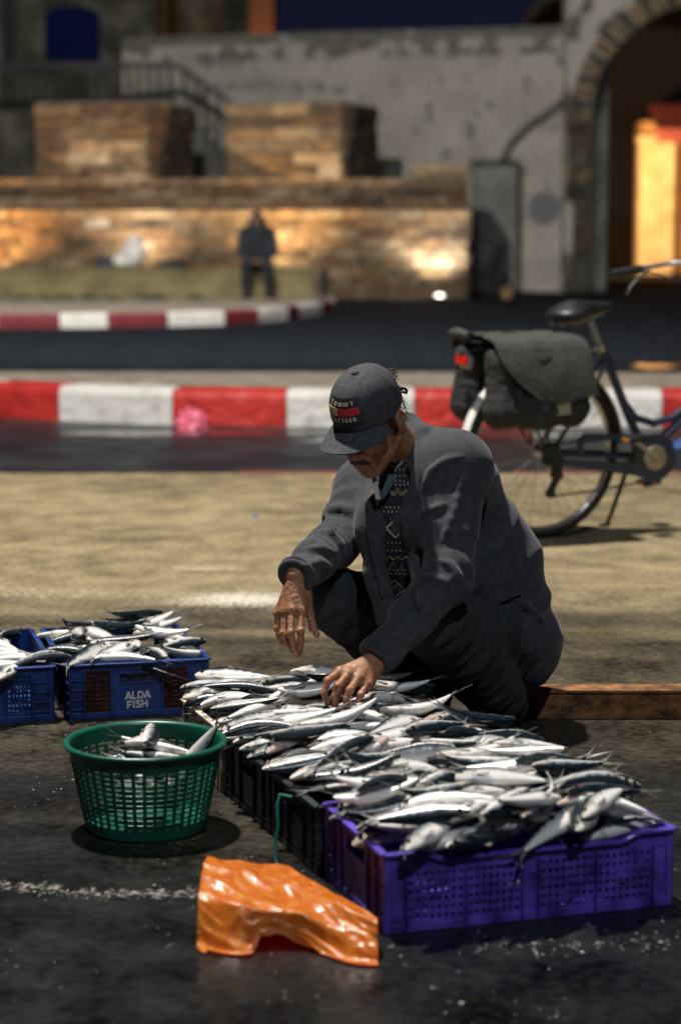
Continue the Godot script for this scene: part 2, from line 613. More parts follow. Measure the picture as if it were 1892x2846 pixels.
func kerb_line(pts: Array, h: float, label: String, called: String, starts_red: bool, red: Material, white: Material, depth := 0.28) -> void:
	var t := thing(called, label, "kerb", Vector3.ZERO)
	for i in pts.size() - 1:
		var a: Vector3 = pts[i]
		var b: Vector3 = pts[i + 1]
		var d := (b - a).normalized()
		var back := Vector3.UP.cross(d).normalized()
		a += d * 0.004
		b -= d * 0.004
		var mb := MB.new()
		var prof := PackedVector2Array([Vector2(0, -0.05), Vector2(0.0, h - 0.05), Vector2(0.012, h - 0.02), Vector2(0.045, h), Vector2(depth, h), Vector2(depth, -0.05)])
		var nn := []
		for k in prof.size() - 1:
			var p0 := prof[k]
			var p1 := prof[k + 1]
			mb.flat_quad(a + back * p0.x + Vector3.UP * p0.y, b + back * p0.x + Vector3.UP * p0.y, b + back * p1.x + Vector3.UP * p1.y, a + back * p1.x + Vector3.UP * p1.y)
		for e in 2:
			var p: Vector3 = a if e == 0 else b
			var ring := []
			for q in prof:
				ring.append(p + back * q.x + Vector3.UP * q.y)
			for k in range(1, ring.size() - 1):
				if e == 0:
					mb.flat_tri(ring[0], ring[k], ring[k + 1])
				else:
					mb.flat_tri(ring[0], ring[k + 1], ring[k])
		var is_red := (i % 2 == 0) == starts_red
		var o := obj("kerb_stone", mb, red if is_red else white, t)
		o.set_meta("label", "red painted kerb stone" if is_red else "white painted kerb stone")

func kerbs() -> void:
	var xs := [-5.0, -4.1, -3.28, -2.46, -1.94, -1.135, -0.362, 0.495, 1.29, 2.15, 2.95, 3.8, 4.65, 5.5, 6.35, 7.2]
	var pts := []
	for x in xs:
		pts.append(Vector3(x, 0, kerb_z(x)))
	kerb_line(pts, 0.235, "near kerb of long red and white painted stones behind the squatting man", "painted_kerb", false, M.red, M.white)
	var mb := MB.new()
	for i in xs.size() - 1:
		var x0: float = xs[i]
		var x1: float = xs[i + 1]
		mb.flat_quad(Vector3(x0, 0.228, kerb_z(x0) - 0.27), Vector3(x1, 0.228, kerb_z(x1) - 0.27), Vector3(x1, 0.228, -16.35 + 0.02 * x1), Vector3(x0, 0.228, -16.35 + 0.02 * x0))
		mb.flat_quad(Vector3(x1, -0.02, -16.35 + 0.02 * x1), Vector3(x0, -0.02, -16.35 + 0.02 * x0), Vector3(x0, 0.228, -16.35 + 0.02 * x0), Vector3(x1, 0.228, -16.35 + 0.02 * x1))
	struct("traffic_island", mb, M.paving)
	# the far kerb bends away to the right
	var fp := []
	for p in [[-8.6, -27.0], [-7.6, -27.05], [-6.5, -27.1], [-5.4, -27.15], [-4.3, -27.24], [-3.52, -27.36], [-2.94, -27.52], [-2.19, -27.75], [-1.5, -28.2], [-1.07, -28.8], [-0.71, -29.6], [-0.56, -30.2], [-0.26, -31.2], [-0.1, -32.0], [-0.06, -32.9]]:
		fp.append(Vector3(p[0], 0, p[1]))
	kerb_line(fp, 0.165, "far kerb of dull red and white stones before the low wall", "painted_kerb", true, M.far_red, M.white, 0.2)
	mb = MB.new()
	var g := PackedVector2Array()
	for p in fp:
		g.append(Vector2(p.x - 0.12, p.z - 0.12))
	g.append(Vector2(-0.2, -36.6))
	g.append(Vector2(-14, -36.6))
	g.append(Vector2(-14, -27.1))
	prism(mb, g, 0.155, Transform3D(Basis(Vector3.RIGHT, Vector3.BACK, Vector3.DOWN), Vector3(0, 0.0775, 0)))
	struct("far_pavement", mb, M.paving)

# ------------------------------------------------------------------ walls
var stone_meshes: Array[Mesh] = []

func make_stones() -> void:
	for k in 8:
		var mb := MB.new()
		box(mb, Vector3.ZERO, Vector3.ONE, 0.05)
		var f := noise(60 + k, 0.9, 2)
		for i in mb.v.size():
			var p := mb.v[i]
			mb.v[i] = p + Vector3(f.get_noise_3dv(p * 2.0), f.get_noise_3dv(p * 2.0 + Vector3(9, 0, 0)), f.get_noise_3dv(p * 2.0 + Vector3(0, 9, 0))) * 0.05
		stone_meshes.append(mb.mesh())

# courses of single stones on a plane; t: x along, y up, z outwards
func courses(parent: Node3D, t: Transform3D, w: float, y0: float, y1: float, course: float, mean: float, rg: RandomNumberGenerator, tone := -1, holes := []) -> void:
	var rows := maxi(1, roundi((y1 - y0) / course))
	var ch := (y1 - y0) / rows
	for r in rows:
		var x := 0.0
		while x < w - 0.01:
			var l := mean * rg.randf_range(0.65, 1.45)
			if w - x - l < mean * 0.5:
				l = w - x
			var s := Vector3(l - 0.022, ch - 0.022, 0.12)
			var hit := false
			for hh in holes:
				if hh.x > x and hh.x < x + l and hh.y > y0 + r * ch and hh.y < y0 + (r + 1) * ch:
					hit = true
			if not hit:
				var o := node_of("stone", stone_meshes[rg.randi() % 8], M.stone[rg.randi() % 6 if tone < 0 else tone], parent)
				var proud := rg.randf_range(-0.02, 0.025)
				o.transform = t * Transform3D(Basis.from_scale(s), Vector3(x + l * 0.5, y0 + (r + 0.5) * ch, -0.035 + proud))
			x += l

func core(parent: Node3D, t: Transform3D, w: float, y0: float, y1: float, d: float) -> void:
	var mb := MB.new()
	box(mb, Vector3(w / 2, (y0 + y1) / 2, -d / 2 - 0.012), Vector3(w, y1 - y0, d), 0.01)
	var o := obj("core", mb, M.mortar, parent)
	o.transform = t

func plane_at(at: Vector3, turn: float) -> Transform3D:
	return Transform3D(Basis(Vector3.UP, turn), at)

func stone_wall() -> void:
	var rg := RandomNumberGenerator.new()
	rg.seed = 41
	var t := thing("stone_terrace_wall", "tan stone terrace wall lit from below, with two merlons and a dark ledge", "wall", Vector3(-6.9, 0, -36.4))
	var wl := 9.02
	var base := Transform3D()
	core(t, base, wl, 0.0, 1.34, 1.2)
	courses(t, base, wl, 0.02, 1.34, 0.165, 0.62, rg, -1, [Vector2(2.85, 1.2)])
	# a sloping sill course that catches the light of the lamps below
	for k in 13:
		var mb := MB.new()
		var x0 := wl * k / 13.0 + 0.006
		var x1 := wl * (k + 1) / 13.0 - 0.006
		prism(mb, PackedVector2Array([Vector2(-0.6, 1.345), Vector2(0.02, 1.345), Vector2(0.085, 1.42), Vector2(0.09, 1.475), Vector2(-0.05, 1.53), Vector2(-0.6, 1.53)]), x1 - x0, Transform3D(Basis(Vector3.BACK, Vector3.UP, Vector3.LEFT), Vector3((x0 + x1) / 2, 0, 0)))
		obj("sill_stone", mb, M.stone[[1, 3, 1, 5][k % 4]], t)
	var up := Transform3D(Basis(), Vector3(0, 0, -0.22))
	core(t, up, wl, 1.5, 2.0, 1.4)
	courses(t, up, wl, 1.53, 2.0, 0.17, 0.7, rg)
	# raised end on the right
	var e0 := Transform3D(Basis(), Vector3(8.1, 0, -0.22))
	core(t, e0, 0.92, 2.0, 2.24, 1.2)
	courses(t, e0, 0.92, 2.01, 2.23, 0.12, 0.4, rg, 3)
	# its end face and the merlons, turned a little to the left
	var ef := Transform3D(Basis(Vector3.UP, PI / 2), Vector3(wl, 0, 0.0))
	courses(t, ef, 1.2, 0.02, 1.34, 0.2, 0.5, rg, 4)
	for a in [[1.78, 2.02], [4.98, 2.02]]:
		var mt := Transform3D(Basis(Vector3.UP, -0.3), Vector3(a[0], 0, -0.55))
		core(t, mt, a[1], 2.0, 3.26, 2.1)
		courses(t, mt, a[1], 2.02, 3.24, 0.2, 0.62, rg, -1, [Vector2(0.75, 2.3) if a[0] < 3 else Vector2(1.8, 2.1)])
		var side := mt * Transform3D(Basis(Vector3.UP, PI / 2), Vector3(a[1], 0, 0))
		courses(t, side, 2.1, 2.02, 3.24, 0.2, 0.7, rg, 4)
	var g := thing("stone_pier", "plain grey rendered pier at the right end of the stone wall", "pier", Vector3(2.42, 0, -39.95))
	var mb2 := MB.new()
	box(mb2, Vector3(0.38, 1.14, 0), Vector3(0.8, 2.28, 0.5), 0.03)
	obj("shaft", mb2, tex_mat(ramp_tex(37, 0.02, 5, [[0.2, L(0.17, 0.17, 0.165)], [0.8, L(0.29, 0.285, 0.27)]], 128), 0.9, 0.4, true), g)
	mb2 = MB.new()
	box(mb2, Vector3(0.38, 2.33, 0), Vector3(0.86, 0.1, 0.56), 0.02)
	obj("cap", mb2, M.darkstone, g)

func low_wall() -> void:
	var t := thing("low_wall", "long low olive rendered wall behind the far kerb", "wall", Vector3(-9.5, 0.155, -32.75))
	var mb := MB.new()
	box(mb, Vector3(4.55, 0.2, -0.2), Vector3(9.1, 0.4, 0.36), 0.02)
	obj("body", mb, M.olive, t)
	mb = MB.new()
	box(mb, Vector3(4.55, 0.425, -0.2), Vector3(9.1, 0.05, 0.42), 0.015)
	obj("coping", mb, M.olive, t)
	var b := thing("bollard", "short dark post at the right end of the low wall", "post", Vector3(-0.25, 0.155, -32.5))
	mb = MB.new()
	tube(mb, [Vector3(0, 0, 0), Vector3(0, 0.36, 0)], [0.05, 0.045], 12)
	obj("shaft", mb, M.darkmetal, b)
	mb = MB.new()
	box(mb, Vector3(0, 0.4, 0), Vector3(0.16, 0.07, 0.16), 0.02)
	obj("cap", mb, M.darkmetal, b)
	# tufts along the foot of the wall
	var rg := RandomNumberGenerator.new()
	rg.seed = 55
	var gm := mat(L(0.02, 0.035, 0.012), 0.8)
	for k in 12:
		var x := -6.2 + k * 0.36 + rg.randf_range(-0.1, 0.1)
		mb = MB.new()
		for n in 46:
			var o := Vector3(rg.randfn(0, 0.07), 0, rg.randfn(0, 0.04))
			var d := Vector3(rg.randfn(0, 0.35), 1, rg.randfn(0, 0.35)).normalized() * rg.randf_range(0.04, 0.13)
			var sd := d.cross(Vector3(rg.randf() - 0.5, 0.1, rg.randf() - 0.5)).normalized() * 0.012
			mb.flat_tri(o - sd, o + sd, o + d)
		var g := tag(obj("grass_tuft", mb, gm), "small dark grass tuft at the foot of the low olive wall", "grass", "grass tufts along the low wall")
		g.position = Vector3(x, 0.155, -32.3)

func plaster_image() -> ImageTexture:
	var w := 640
	var h := 384
	var a := noise(201, 0.012, 5).get_image(w, h, false, false, true).get_data()
	var b := noise(202, 0.05, 4).get_image(w, h, false, false, true).get_data()
	var c := noise(203, 0.025, 3).get_image(w, h, false, false, true).get_data()
	var out := PackedByteArray()
	out.resize(w * h * 3)
	for j in h:
		var v := 1.0 - float(j) / h
		for i in w:
			var q := j * w + i
			var t := 0.42 + (a[q] / 255.0 - 0.5) * 0.14 + (b[q] / 255.0 - 0.5) * 0.1
			var col := L(t, t * 0.93, t * 0.82)
			# flaked-off patches, many along the weathered top edge
			var bare := c[q] / 255.0 * 0.7 + b[q] / 255.0 * 0.3
			var lim := 0.72 if v < 0.9 else 0.5
			if v > 0.965:
				lim = 0.3
			if bare > lim:
				col = L(0.16, 0.155, 0.13) * (0.7 + 0.6 * b[q] / 255.0)
			col = col.linear_to_srgb()
			out[q * 3] = int(col.r * 255)
			out[q * 3 + 1] = int(col.g * 255)
			out[q * 3 + 2] = int(col.b * 255)
	var im := Image.create_from_data(w, h, false, Image.FORMAT_RGB8, out)
	# rows of faded painted strokes, no longer readable
	var rg := RandomNumberGenerator.new()
	rg.seed = 9
	for row in [[132, 70, 12, 15, 92], [112, 38, 5, 13, 60]]:
		var x: int = row[0]
		for k in row[2]:
			for s in 3:
				im.fill_rect(Rect2i(x + rg.randi() % 8, row[1] + rg.randi() % 3, 2, row[3] - rg.randi() % 4), Color8(96, 100, 106))
			im.fill_rect(Rect2i(x, row[1] + rg.randi() % 8, 8, 2), Color8(100, 104, 110))
			x += 11 + rg.randi() % 4
	return ImageTexture.create_from_image(im)

func plaster_wall() -> void:
	var t := thing("plaster_wall", "high weathered cream plaster wall with a flaking top edge", "wall", Vector3.ZERO)
	var a := Vector3(-4.2, 0, -42.6)
	var b := Vector3(4.62, 0, -39.75)
	var d := (b - a).normalized()
	var back := Vector3.UP.cross(d).normalized()
	var top := 4.78
	var mb := MB.new()
	mb.use_uv = true
	mb.flat_quad(a, b, b + Vector3.UP * top, a + Vector3.UP * top)
	mb.flat_quad(a + Vector3.UP * top, b + Vector3.UP * top, b + Vector3.UP * top + back * 0.6, a + Vector3.UP * top + back * 0.6)
	mb.flat_quad(b + back * 0.6, a + back * 0.6, a + back * 0.6 + Vector3.UP * top, b + back * 0.6 + Vector3.UP * top)
	var m := StandardMaterial3D.new()
	m.albedo_texture = plaster_image()
	m.roughness = 0.95
	obj("face", mb, m, t)
	# a dark cable duct runs from the arch down to the pier
	var p := []
	for q in [[4.45, 3.75], [4.2, 3.62], [3.85, 3.28], [3.4, 2.98], [3.12, 2.68], [3.0, 2.42], [2.96, 2.2]]:
		var f: float = (q[0] + 4.2) / 8.82
		p.append(a.lerp(b, f) - back * 0.06 + Vector3.UP * (q[1] as float))
	mb = MB.new()
	tube(mb, p, [0.075], 10)
	tag(obj("cable_duct", mb, M.greyplaster), "grey curved cable duct running down the plaster wall to the pier", "duct")
	# a round grey disc painted on the wall
	mb = MB.new()
	var f2 := (3.72 + 4.2) / 8.82
	var c := a.lerp(b, f2) - back * 0.006 + Vector3.UP * 1.52
	var cc := mb.vert(c, -back)
	for i in 40:
		var an := TAU * i / 40
		mb.vert(c + d * cos(an) * 0.31 + Vector3.UP * sin(an) * 0.31, -back)
	for i in 40:
		mb.tri(cc, cc + 1 + i, cc + 1 + (i + 1) % 40)
	obj("painted_disc", mb, mat(L(0.17, 0.18, 0.2), 0.9), t)

func gate() -> void:
	var rg := RandomNumberGenerator.new()
	rg.seed = 77
	var t := thing("arched_gate", "arched stone gateway with a ring of narrow voussoirs, lit courtyard behind", "gate", Vector3(0, 0, -39.4))
	var cx := 6.55
	var sp := 3.05
	var r := 2.1
	# wall round the arch, cut out as one outline
	var poly := PackedVector2Array([Vector2(4.02, 0), Vector2(cx - r, 0), Vector2(cx - r, sp)])
	for i in range(1, 20):
		var a := PI - PI * i / 20
		poly.append(Vector2(cx + cos(a) * r, sp + sin(a) * r))
	poly.append_array([Vector2(cx + r, sp), Vector2(cx + r, 0), Vector2(9.8, 0), Vector2(9.8, 7.4), Vector2(4.02, 7.4)])
	var mb := MB.new()
	prism(mb, poly, 0.9, Transform3D(Basis(), Vector3(0, 0, -0.45)))
	obj("wall", mb, tex_mat(ramp_tex(35, 0.012, 5, [[0.38, L(0.11, 0.11, 0.09)], [0.47, L(0.14, 0.135, 0.115)], [0.52, L(0.4, 0.38, 0.35)], [0.8, L(0.46, 0.43, 0.39)]]), 0.95, 0.35, true), t)
	for i in 34:
		var a0 := PI - PI * i / 34.0
		var a1 := PI - PI * (i + 1) / 34.0
		var g := 0.008
		mb = MB.new()
		var q := PackedVector2Array()
		for e in [[r - 0.02, a0 - g], [r + 0.36, a0 - g], [r + 0.36, a1 + g], [r - 0.02, a1 + g]]:
			q.append(Vector2(cx + cos(e[1]) * e[0], sp + sin(e[1]) * e[0]))
		prism(mb, q, 0.5, Transform3D(Basis(), Vector3(0, 0, -0.21 + rg.randf_range(-0.01, 0.02))))
		obj("voussoir", mb, [M.stone[5], M.stone[4], M.stone[1], M.darkstone][i * 7 % 4], t)
	for s in 2:
		var y := 0.0
		while y < sp - 0.02:
			var h := minf(rg.randf_range(0.22, 0.36), sp - y)
			if sp - y - h < 0.12:
				h = sp - y
			var wd := 0.3 + 0.12 * (rg.randi() % 2)
			mb = MB.new()
			box(mb, Vector3(cx - r - wd / 2 + 0.02 if s == 0 else cx + r + wd / 2 - 0.02, y + h / 2, -0.2 + rg.randf_range(-0.01, 0.015)), Vector3(wd, h - 0.016, 0.5), 0.02)
			obj("jamb_stone", mb, [M.stone[4], M.stone[5], M.darkstone][rg.randi() % 3], t)
			y += h
	# set-back inner pier and the vault of the passage
	mb = MB.new()
	box(mb, Vector3(cx - r + 0.2, 2.2, -0.75), Vector3(0.42, 4.4, 0.5), 0.03)
	obj("inner_pier", mb, M.greyplaster, t)
	mb = MB.new()
	box(mb, Vector3(cx + r - 0.2, 2.2, -0.75), Vector3(0.42, 4.4, 0.5), 0.03)
	obj("inner_pier", mb, M.greyplaster, t)
	mb = MB.new()
	box(mb, Vector3(cx - r + 0.25, 2.7, -4.2), Vector3(0.3, 5.4, 6.3), 0.02)
	obj("passage_wall", mb, M.darkstone, t)
	mb = MB.new()
	box(mb, Vector3(cx + r + 0.55, 2.7, -4.2), Vector3(0.3, 5.4, 6.3), 0.02)
	obj("passage_wall", mb, M.darkstone, t)
	mb = MB.new()
	box(mb, Vector3(cx, 5.45, -4.2), Vector3(5.4, 0.3, 6.3), 0.02)
	obj("passage_ceiling", mb, M.darkstone, t)
	mb = MB.new()
	box(mb, Vector3(cx - r + 0.65, 2.7, -7.2), Vector3(0.62, 5.4, 0.4), 0.02)
	obj("passage_end_pier", mb, M.darkstone, t)

func courtyard() -> void:
	var t := thing("courtyard_house", "warmly lit cream house front seen through the arched gate", "building", Vector3(0, 0, -52.0))
	var mb := MB.new()
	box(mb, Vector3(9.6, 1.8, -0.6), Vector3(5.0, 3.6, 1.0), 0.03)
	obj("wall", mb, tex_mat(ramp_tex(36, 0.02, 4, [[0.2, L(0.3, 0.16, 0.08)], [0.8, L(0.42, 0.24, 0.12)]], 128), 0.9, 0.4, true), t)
	mb = MB.new()
	box(mb, Vector3(7.45, 1.55, 0.05), Vector3(0.85, 3.1, 0.5), 0.03)
	obj("pillar", mb, M.cream, t)
	mb = MB.new()
	box(mb, Vector3(7.5, 3.17, 0.05), Vector3(1.05, 0.16, 0.62), 0.03)
	obj("pillar_cap", mb, M.cream, t)
	mb = MB.new()
	box(mb, Vector3(9.0, 1.2, -0.05), Vector3(1.1, 2.4, 0.1), 0.01)
	obj("door", mb, mat(L(0.2, 0.08, 0.03), 0.6), t)
	mb = MB.new()
	box(mb, Vector3(9.0, 2.65, 0.0), Vector3(1.4, 0.2, 0.16), 0.01)
	obj("lintel", mb, M.cream, t)
	# the far side of the courtyard
	var fb := thing("courtyard_wall", "tall unlit wall closing the courtyard behind the arched gate", "wall", Vector3(0, 0, -58.0))
	mb = MB.new()
	box(mb, Vector3(14.5, 4.5, 0), Vector3(16.0, 9.0, 0.4), 0.02)
	obj("face", mb, mat(L(0.011, 0.007, 0.009), 0.95), fb)
	mb = MB.new()
	box(mb, Vector3(14.5, 9.06, 0), Vector3(16.2, 0.12, 0.5), 0.02)
	obj("coping", mb, M.darkstone, fb)
	# red awning
	var aw := thing("red_awning", "faded red awning over the lit house front beyond the gate", "awning", Vector3(0, 0, -52.0))
	mb = MB.new()
	var pts := PackedVector3Array()
	for j in 5:
		for i in 13:
			var x := 7.25 + i * 0.28
			var f := j / 4.0
			pts.append(Vector3(x, 3.35 + f * 0.62 - 0.05 * sin(f * PI) + 0.008 * sin(i * 2.2), 1.5 - f * 1.45))
	sheet(mb, pts, 13, 5, 0.012)
	obj("cloth", mb, mat(L(0.2, 0.035, 0.04), 0.85), aw)
	mb = MB.new()
	pts = PackedVector3Array()
	for j in 3:
		for i in 25:
			pts.append(Vector3(7.25 + i * 0.14, 3.05 + j * 0.15, 1.51 + 0.015 * sin(i * 1.3)))
	sheet(mb, pts, 25, 3, 0.008)
	obj("valance", mb, mat(L(0.22, 0.05, 0.055), 0.85), aw)
	# the lantern that lights it, on the inner side of the passage
	var l := thing("wall_lantern", "small warm lantern on the passage end pier, facing the courtyard", "lantern", Vector3(5.55, 2.6, -46.95))
	mb = MB.new()
	box(mb, Vector3(0, 0, 0.12), Vector3(0.08, 0.3, 0.1), 0.01)
	obj("bracket", mb, M.darkmetal, l)
	mb = MB.new()
	box(mb, Vector3(0, 0, -0.02), Vector3(0.16, 0.24, 0.14), 0.03)
	var em := mat(L(0.9, 0.7, 0.4), 0.4)
	em.emission_enabled = true
	em.emission = L(1.0, 0.6, 0.22).linear_to_srgb()
	em.emission_energy_multiplier = 5.0
	obj("lamp_glass", mb, em, l)
	spot(l, Vector3(0, 0, -0.12), Vector3(1.9, -0.9, -5.0), 75.0, L(1.0, 0.58, 0.23), 58.0, 0.08, 0.6)

func tower() -> void:
	var t := thing("stone_house", "dark olive stone house with a blue arched shutter and a railed landing", "building", Vector3(0, 0, -43.0))
	var mb := MB.new()
	box(mb, Vector3(-7.6, 3.8, -1.5), Vector3(8.05, 7.6, 3.0), 0.03)
	obj("wall", mb, M.darkstone, t)
	mb = MB.new()
	box(mb, Vector3(-6.75, 4.6, 0.06), Vector3(0.26, 6.0, 0.14), 0.02)
	obj("pilaster", mb, M.olive, t)
	mb = MB.new()
	box(mb, Vector3(-6.42, 5.0, 0.02), Vector3(0.26, 1.4, 0.06), 0.02)
	obj("slit_window", mb, M.dark, t)
	mb = MB.new()
	var poly := PackedVector2Array([Vector2(-5.72, 4.36), Vector2(-4.66, 4.36), Vector2(-4.66, 5.2)])
	for i in range(1, 9):
		var a := PI * i / 9
		poly.append(Vector2(-5.19 + cos(a) * 0.53, 5.2 + sin(a) * 0.22))
	poly.append(Vector2(-5.72, 5.2))
	prism(mb, poly, 0.06, Transform3D(Basis(), Vector3(0, 0, 0.03)))
	var sh := obj("shutter", mb, M.bluewood, t)
	for k in 5:
		mb = MB.new()
		box(mb, Vector3(-5.62 + k * 0.215, 4.8, 0.064), Vector3(0.19, 0.84, 0.02), 0.006)
		obj("plank", mb, M.bluewood, sh)
	mb = MB.new()
	box(mb, Vector3(-4.5, 5.62, 0.1), Vector3(2.2, 0.12, 0.2), 0.02)
	obj("cornice", mb, M.olive, t)
	# landing and stair with a railing in front of the house
	var r := thing("stair_landing", "dark railed landing and stair descending behind the stone merlons", "stairs", Vector3(0, 0, -40.6))
	mb = MB.new()
	box(mb, Vector3(-6.4, 1.65, -0.8), Vector3(7.0, 3.3, 1.5), 0.02)
	obj("landing", mb, M.darkstone, r)
	for k in 7:
		mb = MB.new()
		box(mb, Vector3(-2.83 + k * 0.2, (3.2 - k * 0.2) / 2.0, -0.8), Vector3(0.196, 3.2 - k * 0.2, 1.5), 0.01)
		obj("step", mb, M.greyplaster, r)
	mb = MB.new()
	bar(mb, Vector3(-9.5, 4.12, 0), Vector3(-3.0, 4.12, 0), 0.1, 0.1, 0.02)
	obj("handrail", mb, M.darkmetal, r)
	mb = MB.new()
	bar(mb, Vector3(-2.99, 4.12, 0), Vector3(-1.95, 3.4, 0), 0.1, 0.1, 0.02)
	obj("handrail", mb, M.darkmetal, r)
	for k in 34:
		mb = MB.new()
		var x := -9.4 + k * 0.19
		tube(mb, [Vector3(x, 3.28, 0), Vector3(x, 4.08, 0)], [0.035], 6, false)
		obj("baluster", mb, M.darkmetal, r)
	for k in 5:
		mb = MB.new()
		var x := -2.85 + k * 0.2
		tube(mb, [Vector3(x, 3.1 - k * 0.2, 0), Vector3(x, 3.98 - k * 0.139, 0)], [0.03], 6, false)
		obj("baluster", mb, M.darkmetal, r)
	# taller dark house behind, its end wall caught by an orange lamp
	var h := thing("dark_house", "tall dark house behind the plaster wall with an orange lit end", "building", Vector3(0, 0, -50.0))
	mb = MB.new()
	box(mb, Vector3(-3.0, 3.6, -2.0), Vector3(2.5, 7.2, 4.0), 0.02)
	obj("wall", mb, M.darkstone, h)
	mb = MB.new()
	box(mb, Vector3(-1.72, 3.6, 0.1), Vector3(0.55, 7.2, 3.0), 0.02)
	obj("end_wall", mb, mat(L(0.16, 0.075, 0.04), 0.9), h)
	var l := thing("wall_lantern", "small orange lantern behind the plaster wall below the tall house", "lantern", Vector3(-1.55, 4.2, -47.2))
	mb = MB.new()
	box(mb, Vector3(0, 0, 0), Vector3(0.14, 0.2, 0.14), 0.03)
	var em := mat(L(0.9, 0.6, 0.3), 0.4)
	em.emission_enabled = true
	em.emission = L(1.0, 0.45, 0.15).linear_to_srgb()
	em.emission_energy_multiplier = 3.0
	obj("lamp_glass", mb, em, l)
	mb = MB.new()
	box(mb, Vector3(0, -2.1, 0), Vector3(0.07, 4.2, 0.07), 0.01)
	obj("post", mb, M.darkmetal, l)
	var o := OmniLight3D.new()
	o.name = "light"
	l.add_child(o, true)
	o.light_energy = 3.5
	o.light_color = L(1.0, 0.45, 0.16).linear_to_srgb()
	o.light_size = 0.06
	o.omni_range = 30.0
	o.shadow_enabled = true

# lamps set in the ground that wash the stone wall
func uplights() -> void:
	var spots := [[-5.6, -35.55, 9.0, L(1.0, 0.6, 0.25), "ground lamp behind the low wall at the far left"], [-3.3, -35.55, 7.5, L(1.0, 0.85, 0.66), "ground lamp behind the low wall near the white bundle"], [-1.05, -35.55, 11.0, L(1.0, 0.7, 0.36), "ground lamp behind the low wall next to the hooded person"], [1.62, -35.75, 6.5, L(1.0, 0.93, 0.8), "bright ground lamp at the right foot of the stone wall"]]
	for s in spots:
		var t := thing("ground_lamp", s[4], "lamp", Vector3(s[0], 0.16 if s[0] < 0 else 0.0, s[1]), 0.0, "ground lamps washing the stone wall")
		var mb := MB.new()
		lathe(mb, [Vector2(0, 0), Vector2(0.1, 0), Vector2(0.1, 0.07), Vector2(0.085, 0.08), Vector2(0.08, 0.06)], 20)
		obj("housing", mb, M.darkmetal, t)
		mb = MB.new()
		lathe(mb, [Vector2(0.078, 0.05), Vector2(0.07, 0.085), Vector2(0.04, 0.105), Vector2(0.0, 0.11)], 20)
		var em := mat(L(0.9, 0.9, 0.85), 0.3)
		em.emission_enabled = true
		em.emission = (s[3] as Color).linear_to_srgb()
		em.emission_energy_multiplier = 9.0
		obj("lamp_glass", mb, em, t)
		spot(t, Vector3(0, 0.15, 0), Vector3(0, 1.6, -0.42), s[2], s[3], 62.0, 0.05, 0.8)

# ------------------------------------------------------------------ smooth fields (bodies, cloth, bundles)
class Field:
	var a := PackedVector3Array()
	var b := PackedVector3Array()
	var ra := PackedFloat32Array()
	var rb := PackedFloat32Array()
	var k := PackedFloat32Array()
	var w := PackedFloat32Array()
	var inv: Array[Transform3D] = []
	var ell := PackedByteArray()
	var wf := PackedFloat32Array()
	var ca := PackedVector3Array()
	var cb := PackedVector3Array()
	var cr := PackedFloat32Array()
	var ck := 0.012
	var folds: FastNoiseLite
	func cap(p: Vector3, q: Vector3, rp: float, rq: float, sm := 0.03, wrinkle := 0.0, freq := 1.0) -> void:
		a.append(p)
		b.append(q)
		ra.append(rp)
		rb.append(rq)
		k.append(sm)
		w.append(wrinkle)
		wf.append(freq)
		ell.append(0)
		var z := (q - p).normalized() if p.distance_to(q) > 0.0001 else Vector3.UP
		var x := z.cross(Vector3(0.3, 0.9, 0.2)).normalized()
		inv.append(Transform3D(Basis(x, z.cross(x), z), p).affine_inverse())
	func ball(p: Vector3, r: Vector3, bs := Basis(), sm := 0.03) -> void:
		a.append(p)
		b.append(r)
		ra.append(maxf(r.x, maxf(r.y, r.z)))
		rb.append(minf(r.x, minf(r.y, r.z)))
		k.append(sm)
		w.append(0.0)
		wf.append(1.0)
		ell.append(1)
		inv.append(Transform3D(bs, p).affine_inverse())
	func cut(p: Vector3, q: Vector3, r: float) -> void:
		ca.append(p)
		cb.append(q)
		cr.append(r)
	func one(i: int, p: Vector3) -> float:
		if ell[i]:
			var l := inv[i] * p
			var r := b[i]
			var k0 := Vector3(l.x / r.x, l.y / r.y, l.z / r.z)
			var k1 := Vector3(k0.x / r.x, k0.y / r.y, k0.z / r.z)
			var n0 := k0.length()
			var n1 := k1.length()
			return n0 * (n0 - 1.0) / n1 if n1 > 0.0001 else -rb[i]
		var ba := b[i] - a[i]
		var pa := p - a[i]
		var t := clampf(pa.dot(ba) / maxf(ba.length_squared(), 0.0000001), 0.0, 1.0)
		var d := (pa - ba * t).length() - lerpf(ra[i], rb[i], t)
		if w[i] > 0.0 and absf(d) < 0.045:
			var l := inv[i] * p
			var f := wf[i]
			var nv := folds.get_noise_3d(l.x * 5.0 * f, l.y * 5.0 * f, l.z * 20.0 * f)
			d -= w[i] * (1.0 - 3.2 * absf(nv))
		return d
	func value(p: Vector3, list: PackedInt32Array) -> float:
		var d := 10.0
		for i in list:
			var e := one(i, p)
			var s := k[i]
			var h := maxf(s - absf(d - e), 0.0) / s
			d = minf(d, e) - h * h * s * 0.25
		for i in ca.size():
			var ba := cb[i] - ca[i]
			var pa := p - ca[i]
			var t := clampf(pa.dot(ba) / maxf(ba.length_squared(), 0.0000001), 0.0, 1.0)
			var e := cr[i] - (pa - ba * t).length()
			var h := maxf(ck - absf(d - e), 0.0) / ck
			d = maxf(d, e) + h * h * ck * 0.25
		return d

